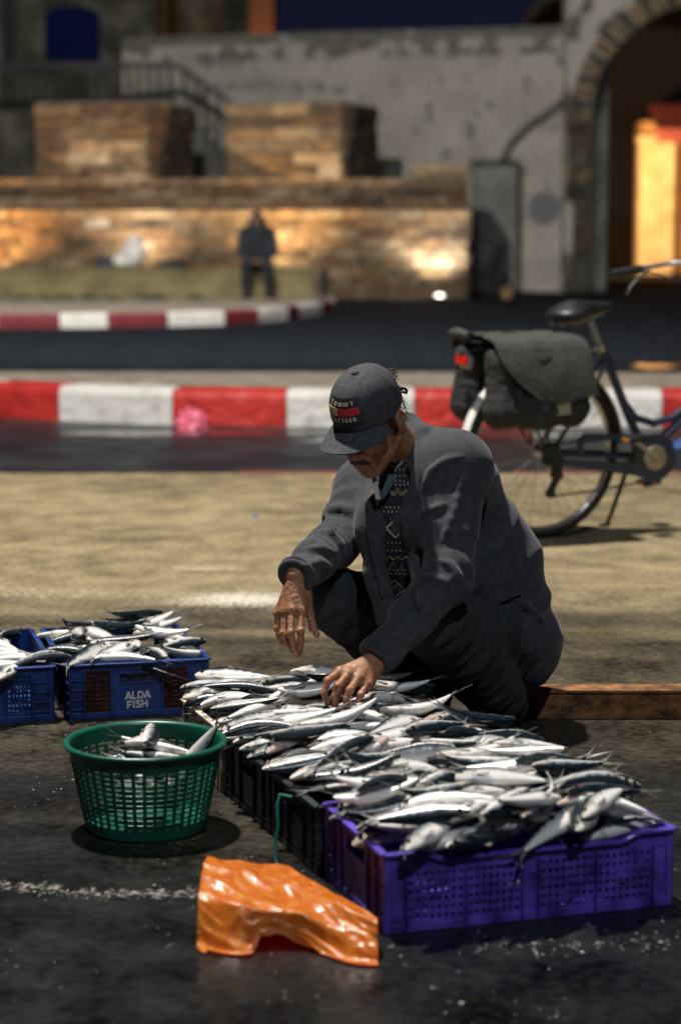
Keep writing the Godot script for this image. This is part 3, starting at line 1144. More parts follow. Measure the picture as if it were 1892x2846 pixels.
func mesh_field(f: Field, cell: float, mb: MB) -> void:
	var lo := Vector3.ONE * 100.0
	var hi := -lo
	var all := PackedInt32Array()
	for i in f.a.size():
		all.append(i)
		var r := Vector3.ONE * (maxf(f.ra[i], f.rb[i]) + 0.03)
		lo = lo.min(f.a[i] - r)
		hi = hi.max(f.a[i] + r)
		if not f.ell[i]:
			lo = lo.min(f.b[i] - r)
			hi = hi.max(f.b[i] + r)
	var bs := 5
	var nb := Vector3i(((hi - lo) / (cell * bs)).ceil())
	var nx := nb.x * bs + 1
	var ny := nb.y * bs + 1
	var nz := nb.z * bs + 1
	var vals := PackedFloat32Array()
	vals.resize(nx * ny * nz)
	vals.fill(9.0)
	var vid := PackedInt32Array()
	vid.resize(nx * ny * nz)
	vid.fill(-1)
	var half := cell * bs * 0.8661
	var kmax := 0.0
	var wmax := 0.0
	for i in f.a.size():
		kmax = maxf(kmax, f.k[i])
		wmax = maxf(wmax, f.w[i])
	var marked: Array[Vector3i] = []
	for bz in nb.z:
		for by in nb.y:
			for bx in nb.x:
				var c := lo + Vector3(bx + 0.5, by + 0.5, bz + 0.5) * cell * bs
				var list := PackedInt32Array()
				var best := 10.0
				var ds := PackedFloat32Array()
				for i in all:
					var e := f.one(i, c)
					ds.append(e)
					best = minf(best, e)
				if best > half * 1.15 + wmax + kmax * 0.4 or best < -half * 1.3 - wmax * 2.2 and f.ca.is_empty():
					continue
				for i in all:
					if ds[i] < best + half * 2.3 + kmax + wmax:
						list.append(i)
				marked.append(Vector3i(bx, by, bz) * bs)
				for z in bs + 1:
					for y in bs + 1:
						var q := ((bz * bs + z) * ny + by * bs + y) * nx + bx * bs
						for x in bs + 1:
							if vals[q + x] == 9.0:
								vals[q + x] = f.value(lo + Vector3(bx * bs + x, by * bs + y, bz * bs + z) * cell, list)
	var sx := 1
	var sy := nx
	var sz := nx * ny
	var off := PackedInt32Array([0, 1, sy, sy + 1, sz, sz + 1, sz + sy, sz + sy + 1])
	for m in marked:
		for z in bs:
			for y in bs:
				for x in bs:
					var q := ((m.z + z) * ny + m.y + y) * nx + m.x + x
					var v0 := vals[q]
					var neg := 0
					for o in off:
						if vals[q + o] < 0.0:
							neg += 1
					if neg == 0 or neg == 8:
						continue
					var sum := Vector3.ZERO
					var cnt := 0
					for e in 12:
						var ax := e / 4
						var r := e % 4
						var i0 := 0
						if ax == 0:
							i0 = (r & 1) * 2 + (r >> 1) * 4
						elif ax == 1:
							i0 = (r & 1) + (r >> 1) * 4
						else:
							i0 = (r & 1) + (r >> 1) * 2
						var i1 := i0 + (1 << ax)
						var a := vals[q + off[i0]]
						var b := vals[q + off[i1]]
						if (a < 0.0) != (b < 0.0):
							var p := Vector3(i0 & 1, (i0 >> 1) & 1, i0 >> 2)
							p[ax] += a / (a - b)
							sum += p
							cnt += 1
					var pos := sum / cnt
					var g := Vector3.ZERO
					for c8 in 4:
						g.x += vals[q + off[c8 * 2 + 1]] - vals[q + off[c8 * 2]]
						var iy := (c8 & 1) + (c8 >> 1) * 4
						g.y += vals[q + off[iy + 2]] - vals[q + off[iy]]
						g.z += vals[q + off[c8 + 4]] - vals[q + off[c8]]
					vid[q] = mb.vert(lo + (Vector3(m.x + x, m.y + y, m.z + z) + pos) * cell, g.normalized())
	for m in marked:
		for z in bs:
			for y in bs:
				for x in bs:
					var q := ((m.z + z) * ny + m.y + y) * nx + m.x + x
					if vid[q] < 0:
						continue
					var inside := vals[q] < 0.0
					for ax in 3:
						var st: int = [sx, sy, sz][ax]
						var u: int = [sy, sz, sx][ax]
						var w: int = [sz, sx, sy][ax]
						if q - u - w < 0 or (vals[q + st] < 0.0) == inside:
							continue
						var a := vid[q]
						var b := vid[q - u]
						var c := vid[q - u - w]
						var d := vid[q - w]
						if a < 0 or b < 0 or c < 0 or d < 0:
							continue
						if inside:
							mb.quad(a, b, c, d)
						else:
							mb.quad(a, d, c, b)

# ------------------------------------------------------------------ crates
func grid_bars(mb: MB, t: Transform3D, x0: float, x1: float, y0: float, y1: float, nx: int, ny: int, fill := 0.5) -> void:
	var px := (x1 - x0) / nx
	var py := (y1 - y0) / ny
	for i in range(0, nx + 1):
		var x := x0 + i * px
		box(mb, t * Vector3(x, (y0 + y1) / 2, -0.0042), Vector3(px * fill, y1 - y0, 0.004), 0.0, t.basis)
	for j in range(0, ny + 1):
		var y := y0 + j * py
		box(mb, t * Vector3((x0 + x1) / 2, y, -0.0042), Vector3(x1 - x0, py * fill, 0.005), 0.0, t.basis)

# one moulded side: x along, y up, z outwards; segs: [x0, x1, kind]
func crate_side(mb: MB, t: Transform3D, length: float, h: float, segs: Array, dip: float) -> void:
	var e := 0.075
	var yb := h - dip - 0.02
	var poly := PackedVector2Array([Vector2(0, yb), Vector2(length, yb), Vector2(length, h), Vector2(length - e, h)])
	if dip > 0.0:
		poly.append_array([Vector2(length - e - 0.04, h - dip), Vector2(e + 0.04, h - dip)])
	poly.append_array([Vector2(e, h), Vector2(0, h)])
	prism(mb, poly, 0.006, t.translated_local(Vector3(0, 0, -0.0045)))
	# turned-out lip
	var lip := [Vector2(0, h), Vector2(e, h), Vector2(e + 0.04, h - dip), Vector2(length - e - 0.04, h - dip), Vector2(length - e, h), Vector2(length, h)]
	for i in lip.size() - 1:
		bar(mb, t * Vector3(lip[i].x, lip[i].y - 0.004, 0.001), t * Vector3(lip[i + 1].x, lip[i + 1].y - 0.004, 0.001), 0.014, 0.007, 0.002)
	box(mb, t * Vector3(length / 2, 0.009, -0.0045), Vector3(length, 0.018, 0.008), 0.002, t.basis)
	for x in [0.008, length - 0.008]:
		box(mb, t * Vector3(x, (h - 0.004) / 2, -0.004), Vector3(0.016, h - 0.004, 0.011), 0.003, t.basis)
	for s in segs:
		var x0: float = s[0]
		var x1: float = s[1]
		for x in [x0, x1]:
			if x > 0.02 and x < length - 0.02:
				box(mb, t * Vector3(x, yb / 2, -0.003), Vector3(0.007, yb, 0.01), 0.002, t.basis)
		match s[2]:
			"grid":
				grid_bars(mb, t, x0 + 0.003, x1 - 0.003, 0.02, yb - 0.004, maxi(2, roundi((x1 - x0) / 0.0148)), maxi(2, roundi((yb - 0.024) / 0.0175)))
			"plate":
				box(mb, t * Vector3((x0 + x1) / 2, yb / 2, -0.005), Vector3(x1 - x0, yb, 0.003), 0.0, t.basis)
			"ladder":
				box(mb, t * Vector3((x0 + x1) / 2, yb / 2, -0.0055), Vector3(x1 - x0, yb, 0.003), 0.0, t.basis)
				for k in range(1, 5):
					box(mb, t * Vector3((x0 + x1) / 2, yb * k / 5.0, -0.003), Vector3(x1 - x0, 0.005, 0.007), 0.001, t.basis)
			"slot":  # plate with a hand hole
				var ym := yb - 0.012
				var yl := yb - 0.04
				var xa := lerpf(x0, x1, 0.16)
				var xb := lerpf(x0, x1, 0.84)
				var q := t.translated_local(Vector3(0, 0, -0.005))
				box(mb, q * Vector3((x0 + x1) / 2, yl / 2, 0), Vector3(x1 - x0, yl, 0.003), 0.0, t.basis)
				box(mb, q * Vector3((x0 + x1) / 2, (ym + yb) / 2, 0), Vector3(x1 - x0, yb - ym, 0.003), 0.0, t.basis)
				box(mb, q * Vector3((x0 + xa) / 2, (ym + yl) / 2, 0), Vector3(xa - x0, ym - yl, 0.003), 0.0, t.basis)
				box(mb, q * Vector3((xb + x1) / 2, (ym + yl) / 2, 0), Vector3(x1 - xb, ym - yl, 0.003), 0.0, t.basis)
				bar(mb, q * Vector3(xa, yl, 0.001), q * Vector3(xb, yl, 0.001), 0.008, 0.005, 0.001)
				bar(mb, q * Vector3(xa, ym, 0.001), q * Vector3(xb, ym, 0.001), 0.008, 0.005, 0.001)

# origin at the front left bottom corner; x along the front, -z into the crate
func crate(called: String, label: String, at: Vector3, turn: float, w: float, d: float, h: float, front: Array, side: Array, dip: float, mtl: Material, side_dip := 0.0) -> Node3D:
	var t := thing(called, label, "crate", at, turn, "fish crates on the quay")
	var back := []
	for s in front:
		back.append([w - s[1], w - s[0], s[2]])
	var parts := [["front_side", Transform3D(), w, front, dip], ["back_side", Transform3D(Basis(Vector3.UP, PI), Vector3(w, 0, -d)), w, back, dip], ["end_side", Transform3D(Basis(Vector3.UP, -PI / 2), Vector3(0, 0, -d)), d, side, side_dip], ["end_side", Transform3D(Basis(Vector3.UP, PI / 2), Vector3(w, 0, 0)), d, side, side_dip]]
	for p in parts:
		var mb := MB.new()
		crate_side(mb, p[1], p[2], h, p[3], p[4])
		obj(p[0], mb, mtl, t)
	var mb2 := MB.new()
	box(mb2, Vector3(w / 2, 0.011, -d / 2), Vector3(w - 0.02, 0.006, d - 0.02))
	for i in 5:
		box(mb2, Vector3(w * (i + 0.5) / 5.0, 0.005, -d / 2), Vector3(0.02, 0.009, d - 0.03))
	obj("floor", mb2, mtl, t)
	return t

func plastic(col: Color, rough := 0.38) -> StandardMaterial3D:
	var m := tex_mat(ramp_tex(int(col.b * 900 + col.r * 333) + 300, 0.02, 5, [[0.15, col * 0.45], [0.45, col], [0.75, col * 1.3], [0.9, col * 1.3 + L(0.02, 0.02, 0.02)]], 128), rough, 3.0, false, M.fine, 0.15)
	return m

const ROW_TURN := 0.33

func crates() -> Dictionary:
	var out := {}
	var purple := plastic(L(0.11, 0.062, 0.46))
	out.purple = crate("fish_crate", "purple vented plastic crate heaped with sardines, nearest the camera", Vector3(0.086, 0, -4.104), 0.305, 0.62, 0.395, 0.165,
		[[0.0, 0.045, "plate"], [0.045, 0.17, "grid"], [0.17, 0.29, "grid"], [0.29, 0.325, "plate"], [0.325, 0.45, "grid"], [0.45, 0.575, "grid"], [0.575, 0.62, "plate"]],
		[[0.0, 0.06, "ladder"], [0.06, 0.11, "plate"], [0.11, 0.285, "slot"], [0.285, 0.335, "plate"], [0.335, 0.395, "ladder"]], 0.016, purple)
	var dark := [[0.0, 0.07, "ladder"], [0.07, 0.2, "grid"], [0.2, 0.4, "slot"], [0.4, 0.53, "grid"], [0.53, 0.6, "ladder"]]
	var sd := [[0.0, 0.055, "ladder"], [0.055, 0.115, "plate"], [0.115, 0.225, "slot"], [0.225, 0.285, "plate"], [0.285, 0.33, "ladder"]]
	out.green = crate("fish_crate", "dark green crate tied with teal cord, behind the purple crate", Vector3(-0.049, 0, -4.487), ROW_TURN, 0.6, 0.325, 0.155, dark, sd, 0.0, plastic(L(0.022, 0.035, 0.035)))
	var sd2 := [[0.0, 0.06, "ladder"], [0.06, 0.13, "plate"], [0.13, 0.245, "slot"], [0.245, 0.315, "plate"], [0.315, 0.37, "ladder"]]
	out.black = crate("fish_crate", "blue-black crate in the row beside the green basket", Vector3(-0.162, 0, -4.806), ROW_TURN, 0.6, 0.37, 0.155, dark, sd2, 0.0, plastic(L(0.014, 0.018, 0.034)))
	var wg := [[0.0, 0.03, "plate"], [0.03, 0.3, "grid"], [0.3, 0.57, "grid"], [0.57, 0.6, "plate"]]
	out.white = crate("fish_crate", "cream white lattice crate at the far end of the row", Vector3(-0.291, 0, -5.166), ROW_TURN, 0.6, 0.36, 0.16, wg, [[0.0, 0.03, "plate"], [0.03, 0.18, "grid"], [0.18, 0.33, "grid"], [0.33, 0.36, "plate"]], 0.0, plastic(L(0.55, 0.5, 0.4)))
	# blue crates
	var blue := plastic(L(0.012, 0.045, 0.19))
	var bf := [[0.0, 0.052, "ladder"], [0.128, 0.272, "slot"], [0.345, 0.4, "ladder"]]
	var bside := [[0.0, 0.08, "ladder"], [0.08, 0.22, "grid"], [0.22, 0.4, "slot"], [0.4, 0.52, "grid"], [0.52, 0.6, "ladder"]]
	var rust := plastic(L(0.05, 0.012, 0.012), 0.5)
	for k in 2:
		var at := Vector3(-0.765, 0, -5.93) if k == 0 else Vector3(-1.19, 0, -5.826)
		var t := crate("fish_crate", ["blue crate lettered in white with red-brown panels, full of sardines", "blue crate cut off by the left edge of the picture, full of sardines"][k], at, 0.25, 0.405, 0.56, 0.158, bf, bside, 0.0, blue)
		out["blue" if k == 0 else "blue_left"] = t
		var pm: Material = rust if k == 0 else blue
		for pp in [[0.055, 0.125], [0.276, 0.342]]:
			var mb := MB.new()
			var q := Transform3D(Basis(), Vector3(0, 0, -0.0005))
			grid_bars(mb, q, pp[0], pp[1], 0.016, 0.135, 6, 9, 0.42)
			var cx: float = (pp[0] + pp[1]) / 2
			tube(mb, ring_pts(Vector3(cx, 0.075, -0.002), Vector3.RIGHT, Vector3.UP, 0.021, 20), [0.003], 6, false)
			tube(mb, ring_pts(Vector3(cx, 0.075, -0.002), Vector3.RIGHT, Vector3.UP, 0.011, 16), [0.003], 6, false)
			if k == 0:
				box(mb, Vector3(cx, 0.075, -0.0085), Vector3(pp[1] - pp[0], 0.12, 0.002))
			obj("lattice_panel", mb, pm, t)
		if k == 0:
			# block lettering, each stroke a flat bar of paint
			var paint := mat(L(0.72, 0.7, 0.66), 0.6)
			var glyphs := {
				"A": [[Vector2(0.05, 0), Vector2(0.42, 1)], [Vector2(0.42, 1), Vector2(0.8, 0)], [Vector2(0.2, 0.28), Vector2(0.65, 0.28)]],
				"L": [[Vector2(0.1, 0), Vector2(0.1, 1)], [Vector2(0.1, 0.1), Vector2(0.62, 0.1)]],
				"D": [[Vector2(0.1, 0), Vector2(0.1, 1)], [Vector2(0.1, 0.9), Vector2(0.48, 0.88)], [Vector2(0.46, 0.92), Vector2(0.7, 0.66)], [Vector2(0.7, 0.72), Vector2(0.7, 0.28)], [Vector2(0.7, 0.34), Vector2(0.46, 0.08)], [Vector2(0.1, 0.1), Vector2(0.48, 0.12)]],
				"F": [[Vector2(0.1, 0), Vector2(0.1, 1)], [Vector2(0.1, 0.9), Vector2(0.62, 0.9)], [Vector2(0.1, 0.48), Vector2(0.55, 0.48)]],
				"I": [[Vector2(0.15, 0), Vector2(0.15, 1)]],
				"S": [[Vector2(0.68, 0.82), Vector2(0.5, 0.92)], [Vector2(0.55, 0.92), Vector2(0.22, 0.88)], [Vector2(0.2, 0.92), Vector2(0.13, 0.66)], [Vector2(0.13, 0.68), Vector2(0.6, 0.4)], [Vector2(0.62, 0.46), Vector2(0.64, 0.18)], [Vector2(0.64, 0.2), Vector2(0.42, 0.08)], [Vector2(0.48, 0.08), Vector2(0.08, 0.18)]],
				"H": [[Vector2(0.1, 0), Vector2(0.1, 1)], [Vector2(0.68, 0), Vector2(0.68, 1)], [Vector2(0.1, 0.5), Vector2(0.68, 0.5)]]}
			var widths := {"A": 0.88, "L": 0.7, "D": 0.84, "F": 0.72, "I": 0.34, "S": 0.8, "H": 0.8}
			for ln in [["ALDA", 0.0505, 0.1665], ["FISH", 0.0245, 0.1715]]:
				var x: float = ln[2]
				for ch in ln[0]:
					var mb := MB.new()
					var k2 := 0
					for st in glyphs[ch]:
						var a: Vector2 = st[0] * 0.0222
						var b: Vector2 = st[1] * 0.0222
						var d := (b - a).normalized()
						box(mb, Vector3(x + (a.x + b.x) / 2, ln[1] + (a.y + b.y) / 2 + (x - 0.2) * 0.03, -0.0031), Vector3(a.distance_to(b), 0.0047, 0.0008 + 0.0001 * k2), 0.0, Basis(Vector3(d.x, d.y, 0), Vector3(-d.y, d.x, 0), Vector3.BACK))
						k2 += 1
					obj("lettering", mb, paint, t)
					x += widths[ch] * 0.0222
	return out

# ------------------------------------------------------------------ fish
var fish_bodies: Array[Mesh] = []
var fish_parts := {}
const FISH_LEN := 0.2

func fish_half(t: float) -> float:  # half height along the body, 0 snout to 1 tail root
	var s := pow(clampf(t / 0.32, 0, 1), 0.58) if t < 0.32 else 1.0
	var e := 1.0 if t < 0.42 else lerpf(1.0, 0.22, pow((t - 0.42) / 0.58, 1.35))
	return 0.0252 * (0.2 + 0.8 * s) * e

func spine(t: float, bend: float) -> Vector3:
	return Vector3((0.5 - t) * FISH_LEN * 0.86 + 0.014, 0.0, bend * (t - 0.35) * (t - 0.35) * 0.16)

func make_fish() -> void:
	var bends := [0.0, 0.18, -0.22, 0.4, -0.42, 0.1]
	for k in bends.size():
		var mb := MB.new()
		mb.use_c = true
		var f := noise(400 + k, 1.0, 3)
		var nl := 22
		var na := 18
		for i in nl + 1:
			var t := float(i) / nl
			var c := spine(t, bends[k])
			var hh := fish_half(t)
			for j in na:
				var a := TAU * j / na
				var up := cos(a)
				var sd := sin(a)
				var thick := hh * (0.66 if up > 0 else 0.6)
				var p := c + Vector3(0, up * hh, sd * thick)
				var spots := f.get_noise_3d(p.x * 160, p.y * 160, p.z * 160)
				var e := up + spots * 0.22
				var back := L(0.007, 0.01, 0.015).lerp(L(0.016, 0.032, 0.046), clampf(spots + 0.4, 0, 1))
				var silver := L(0.72, 0.715, 0.71) * (0.9 + 0.3 * spots)
				var belly := L(0.9, 0.87, 0.84)
				var col := back
				if e < 0.3:
					col = back.lerp(L(0.1, 0.14, 0.18), clampf((0.3 - e) / 0.1, 0, 1))
				if e < 0.2:
					col = L(0.1, 0.14, 0.18).lerp(silver, clampf((0.2 - e) / 0.14, 0, 1))
				if e < -0.15:
					col = silver.lerp(belly, clampf((-0.15 - e) / 0.35, 0, 1))
				if t < 0.2 and e < 0.5:  # head: golden cheek, darker gill edge
					col = col.lerp(L(0.42, 0.34, 0.16), 0.45 * clampf(0.6 + spots * 2.0, 0, 1))
				if t > 0.19 and t < 0.245 and e < 0.4:
					col = col * 0.55
				if k == 3 and t < 0.26 and e < 0.0:
					col = col.lerp(L(0.3, 0.06, 0.05), 0.4)
				col.a = 1.0
				mb.vert(p, Vector3(0, up * 0.66, sd).normalized(), Vector2.ZERO, col)
		for i in nl:
			for j in na:
				var j2 := (j + 1) % na
				mb.quad(i * na + j, (i + 1) * na + j, (i + 1) * na + j2, i * na + j2)
		var nose := mb.vert(spine(0, bends[k]) + Vector3(0.002, 0, 0), Vector3.RIGHT, Vector2.ZERO, L(0.12, 0.12, 0.12))
		for j in na:
			mb.tri(nose, j, (j + 1) % na)
		fish_bodies.append(mb.mesh())
		# tail fin, forked
		mb = MB.new()
		var root := spine(1.0, bends[k])
		var dirx := (root - spine(0.93, bends[k])).normalized()
		for s in [1.0, -1.0]:
			var pts := PackedVector3Array()
			for i in 5:
				var u := i / 4.0
				pts.append(root - dirx * 0.006 + Vector3(0, s * 0.0048 * u, 0))
				pts.append(root + dirx * lerpf(0.009, 0.023, u) + Vector3(0, s * lerpf(0.002, 0.015, u), 0.001 * sin(u * 3.0)))
				pts.append(root + dirx * lerpf(0.012, 0.046, u) + Vector3(0, s * lerpf(0.002, 0.031, u), 0.003 * u))
			sheet(mb, pts, 3, 5, 0.0009)
		fish_parts["tail%d" % k] = mb.mesh()
	for s in [1.0, -1.0]:
		var eye := MB.new()
		var c := Vector3(spine(0.095, 0).x, 0.0035, s * 0.009)
		lathe(eye, [Vector2(0, 0.0026), Vector2(0.0026, 0.0022), Vector2(0.0044, 0.0008), Vector2(0.0052, -0.0016)], 10, Transform3D(Basis(Vector3.RIGHT, Vector3(0, 0, s), Vector3(0, -s, 0)), c))
		fish_parts["eye%d" % int(s)] = eye.mesh()
	var fin := MB.new()
	var dp := PackedVector3Array()
	for i in 5:
		var t := 0.42 + i * 0.03
		var c := spine(t, 0)
		dp.append(c + Vector3(0, fish_half(t) * 0.95, 0))
		dp.append(c + Vector3(-0.006, fish_half(t) + 0.011 * (1.0 - i * 0.2), 0.0015))
	sheet(fin, dp, 2, 5, 0.0008)
	fish_parts.dorsal = fin.mesh()
	for s in [1.0, -1.0]:
		fin = MB.new()
		var c := spine(0.25, 0) + Vector3(0, -0.012, s * 0.0125)
		var pp := PackedVector3Array([c, c + Vector3(-0.012, -0.002, s * 0.003), c + Vector3(-0.024, -0.003, s * 0.004), c + Vector3(0, -0.004, s * 0.0), c + Vector3(-0.011, -0.008, s * 0.002), c + Vector3(-0.02, -0.009, s * 0.003)])
		sheet(fin, pp, 3, 2, 0.0008)
		fish_parts["pectoral%d" % int(s)] = fin.mesh()
	var m := StandardMaterial3D.new()
	m.vertex_color_use_as_albedo = true
	m.roughness = 0.27
	m.metallic = 0.06
	m.metallic_specular = 0.5
	m.clearcoat_enabled = true
	m.clearcoat = 0.25
	m.clearcoat_roughness = 0.16
	m.normal_enabled = true
	m.uv1_triplanar = true
	m.uv1_scale = Vector3.ONE * 26.0
	m.normal_texture = M.fine
	m.normal_scale = 0.35
	m.albedo_texture = ramp_tex(69, 0.06, 3, [[0.2, L(0.7, 0.68, 0.62)], [0.4, L(0.95, 0.94, 0.92)], [0.6, L(1, 1, 1)]], 128)
	M.fish = m
	M.fin = mat(L(0.15, 0.15, 0.14), 0.4)
	M.fin.backlight_enabled = true
	M.fin.backlight = Color(0.12, 0.12, 0.1)
	M.eye = mat(L(0.01, 0.01, 0.012), 0.12)

func fish(label: String, group: String, at: Vector3, bs: Basis, variant: int, size: float) -> Node3D:
	var t := thing("sardine", label, "fish", at, 0.0, group)
	t.basis = bs.scaled_local(Vector3.ONE * size)
	node_of("body", fish_bodies[variant], M.fish, t)
	node_of("tail_fin", fish_parts["tail%d" % variant], M.fin, t)
	node_of("dorsal_fin", fish_parts.dorsal, M.fin, t)
	for s in [1, -1]:
		node_of("eye", fish_parts["eye%d" % s], M.eye, t)
		node_of("pectoral_fin", fish_parts["pectoral%d" % s], M.fin, t)
	return t

class Heap:
	var x0 := 0.0
	var z0 := 0.0
	var nx := 0
	var nz := 0
	var cell := 0.008
	var h := PackedFloat32Array()
	func setup(ax: float, az: float, bx: float, bz: float) -> void:
		x0 = ax
		z0 = az
		nx = int((bx - ax) / cell) + 1
		nz = int((bz - az) / cell) + 1
		h.resize(nx * nz)
	func top(x: float, z: float) -> float:
		var i := clampi(int((x - x0) / cell), 0, nx - 1)
		var j := clampi(int((z - z0) / cell), 0, nz - 1)
		return h[j * nx + i]
	# lets a fish lying along dir come to rest; returns [height, slope]
	func rest(c: Vector3, dir: Vector3, size: float) -> Array:
		var sdv := Vector3(-dir.z, 0, dir.x)
		var hs := []
		for k in 7:
			var t := (k - 3) * 0.027 * size
			var m := -1.0
			for s in 3:
				var p := c + dir * t + sdv * (s - 1) * 0.009
				m = maxf(m, top(p.x, p.z))
			hs.append(m)
		var slope: float = clampf(((hs[5] + hs[6]) - (hs[0] + hs[1])) * 0.5 / (0.135 * size), -0.14, 0.14)
		var ys := []
		for k in 7:
			var t := (k - 3) * 0.027 * size
			var r: float = [0.005, 0.01, 0.0135, 0.015, 0.0148, 0.014, 0.008][k] * size
			ys.append(hs[k] - slope * t + r * 0.6)
		ys.sort()  # soft bodies give way a little where they touch most
		return [ys[5] * 0.4 + ys[4] * 0.6, slope]
	func lay(c: Vector3, dir: Vector3, y: float, slope: float, size: float) -> void:
		var sdv := Vector3(-dir.z, 0, dir.x)
		for k in 25:
			var t := (k - 12) * 0.0077 * size
			var u := clampf((k + 0.5) / 25.0, 0, 1)
			var wd := 0.0235 * size * sin(PI * pow(u, 0.8)) 
			for s in 9:
				var q := (s - 4) / 4.0
				var p := c + dir * t + sdv * q * wd
				var i := clampi(int((p.x - x0) / cell), 0, nx - 1)
				var j := clampi(int((p.z - z0) / cell), 0, nz - 1)
				var e := y + slope * t + 0.62 * wd * sqrt(maxf(0.0, 1.0 - q * q))
				h[j * nx + i] = maxf(h[j * nx + i], e)

func side_basis(dir: Vector3, slope: float, roll: float) -> Basis:
	var x := Vector3(dir.x, slope, dir.z).normalized()
	var z := x.cross(Vector3.UP).normalized()
	return Basis(x, z.cross(x), z) * Basis(Vector3.RIGHT, roll)

func pile_fish(cr: Dictionary) -> void:
	make_fish()
	var rg := RandomNumberGenerator.new()
	rg.seed = 2024
	var hp := Heap.new()
	hp.setup(-1.6, -6.9, 1.1, -3.9)
	var rows := [["purple", 0.62, 0.395, 0.165, "sardine heaped in the purple crate", 84, "purple crate"], ["green", 0.6, 0.325, 0.155, "sardine heaped in the dark green crate", 52, "dark green crate"], ["black", 0.6, 0.37, 0.155, "sardine heaped in the blue-black crate", 52, "blue-black crate"], ["white", 0.6, 0.36, 0.16, "sardine heaped in the cream white crate", 48, "cream white crate"], ["blue", 0.405, 0.56, 0.158, "sardine piled in the lettered blue crate", 36, "lettered blue crate"], ["blue_left", 0.405, 0.56, 0.158, "sardine piled in the blue crate cut off by the picture edge", 20, "cut-off blue crate"]]
	# level of what already lies in each crate
	for r in rows:
		var t: Transform3D = cr[r[0]].transform
		var inv := t.affine_inverse()
		var row_bed: bool = not (r[0] as String).begins_with("blue")
		for j in hp.nz:
			for i in hp.nx:
				var p := inv * Vector3(hp.x0 + (i + 0.5) * hp.cell, 0, hp.z0 + (j + 0.5) * hp.cell)
				if p.x > -0.012 and p.x < r[1] + 0.012 and p.z < 0.012 and p.z > -r[2] - 0.012:
					var ex := minf(p.x, r[1] - p.x)
					var ez := minf(-p.z, r[2] + p.z)
					var inner := minf(ex, ez)
					if r[0] in ["purple", "green", "black", "white"]:
						inner = ex
						if r[0] == "purple":
							inner = minf(inner, -p.z)
						if r[0] == "white":
							inner = minf(inner, r[2] + p.z)
					var q := j * hp.nx + i
					if inner < 0.012:
						hp.h[q] = maxf(hp.h[q], r[3])
					else:
						hp.h[q] = maxf(hp.h[q], r[3] - (0.022 if row_bed else 0.035) + 0.026 * clampf((inner - 0.02) / 0.12, 0, 1))
	for r in rows:
		var t: Transform3D = cr[r[0]].transform
		var row_like: bool = not (r[0] as String).begins_with("blue")
		var n: int = r[5]
		for k in n:
			# spread the places evenly, a little shaken, in two or three layers
			var lay := k % 2
			var mx := 0.07 if row_like else 0.05
			var yaw := rg.randfn(0.0, 0.3) if row_like else rg.randf() * TAU
			if row_like and rg.randf() < 0.16:
				yaw = rg.randf_range(-1.4, 1.4)
			if row_like:
				yaw += 0.06
			if rg.randf() < (0.68 if row_like else 0.5):
				yaw += PI
			var local := Vector3(cos(yaw), 0, -sin(yaw))
			var dir := (t.basis * local).normalized()
			# of several places the fish slides into the lowest
			var u := 0.0
			var v := 0.0
			var lx := 0.0
			var lz := 0.0
			var low := 10.0
			for tries in 7:
				var tu := rg.randf()
				var tv := rg.randf()
				var tx := lerpf(mx, r[1] - mx, tu)
				var tz := -lerpf(0.016, r[2] - 0.016, tv)
				var ty: float = hp.rest(t * Vector3(tx, 0, tz), dir, 1.05)[0]
				if ty < low:
					low = ty
					u = tu
					v = tv
					lx = tx
					lz = tz
			var c := t * Vector3(lx, 0, lz)
			var size := rg.randf_range(0.92, 1.17)
			if not row_like:
				# keep most of the body over the crate
				var head := Vector3(lx, 0, lz) + local * 0.09
				var tail := Vector3(lx, 0, lz) - local * 0.09
				var over := maxf(0.0, head.z) + maxf(0.0, -head.z - r[2]) + maxf(0.0, tail.z) + maxf(0.0, -tail.z - r[2])
				if over > 0.05:
					yaw = rg.randfn(0.0, 0.35) + (PI if rg.randf() < 0.5 else 0.0)
					local = Vector3(cos(yaw), 0, -sin(yaw))
					dir = (t.basis * local).normalized()
			var got := hp.rest(c, dir, size)
			var y: float = got[0]
			hp.lay(c, dir, y, got[1], size)
			var roll := (PI / 2 if rg.randf() < 0.5 else -PI / 2) + rg.randfn(0, 0.28)
			var lab: String = "sardine in the %s, %s %s, %s, %s" % [r[6], ["front", "centre", "back"][clampi(int(v * 3), 0, 2)], ["far left", "left", "middle", "right", "far right"][clampi(int(u * 5), 0, 4)], "head pointing right" if dir.x > 0.5 else "head pointing left" if dir.x < -0.5 else "head towards the camera" if dir.z > 0 else "tail towards the camera", "dark back near" if (roll > 0) == (dir.x > 0) else "pale belly near"]
			fish(lab, r[4], Vector3(c.x, y, c.z), side_basis(dir, got[1], roll), rg.randi() % 6, size)
	# fish seen through the holes of the crates, lying along the sides
	for q in [["purple", 0.14, -0.024, 0.05, 0.0], ["purple", 0.32, -0.024, 0.085, PI], ["purple", 0.49, -0.024, 0.05, 0.0], ["purple", 0.2, -0.024, 0.115, PI], ["purple", 0.44, -0.024, 0.115, 0.0], ["blue", 0.2, -0.03, 0.115, 0.1], ["blue", 0.29, -0.026, 0.06, 0.1], ["blue_left", 0.3, -0.03, 0.115, 0.0]]:
		var t: Transform3D = cr[q[0]].transform
		var lab := "silver sardine showing through the side holes of the %s crate" % {"purple": "purple", "blue": "lettered blue", "blue_left": "cut-off blue"}[q[0]]
		var dir := t.basis * Vector3(cos(q[4]), 0, -sin(q[4]))
		fish(lab, lab.substr(7), t * Vector3(q[1], q[3], q[2]), side_basis(dir, 0.0, 0.5 + PI * (0.0 if q[4] < 1 else 0.0) + rg.randfn(0, 0.3)), rg.randi() % 2, 0.95)

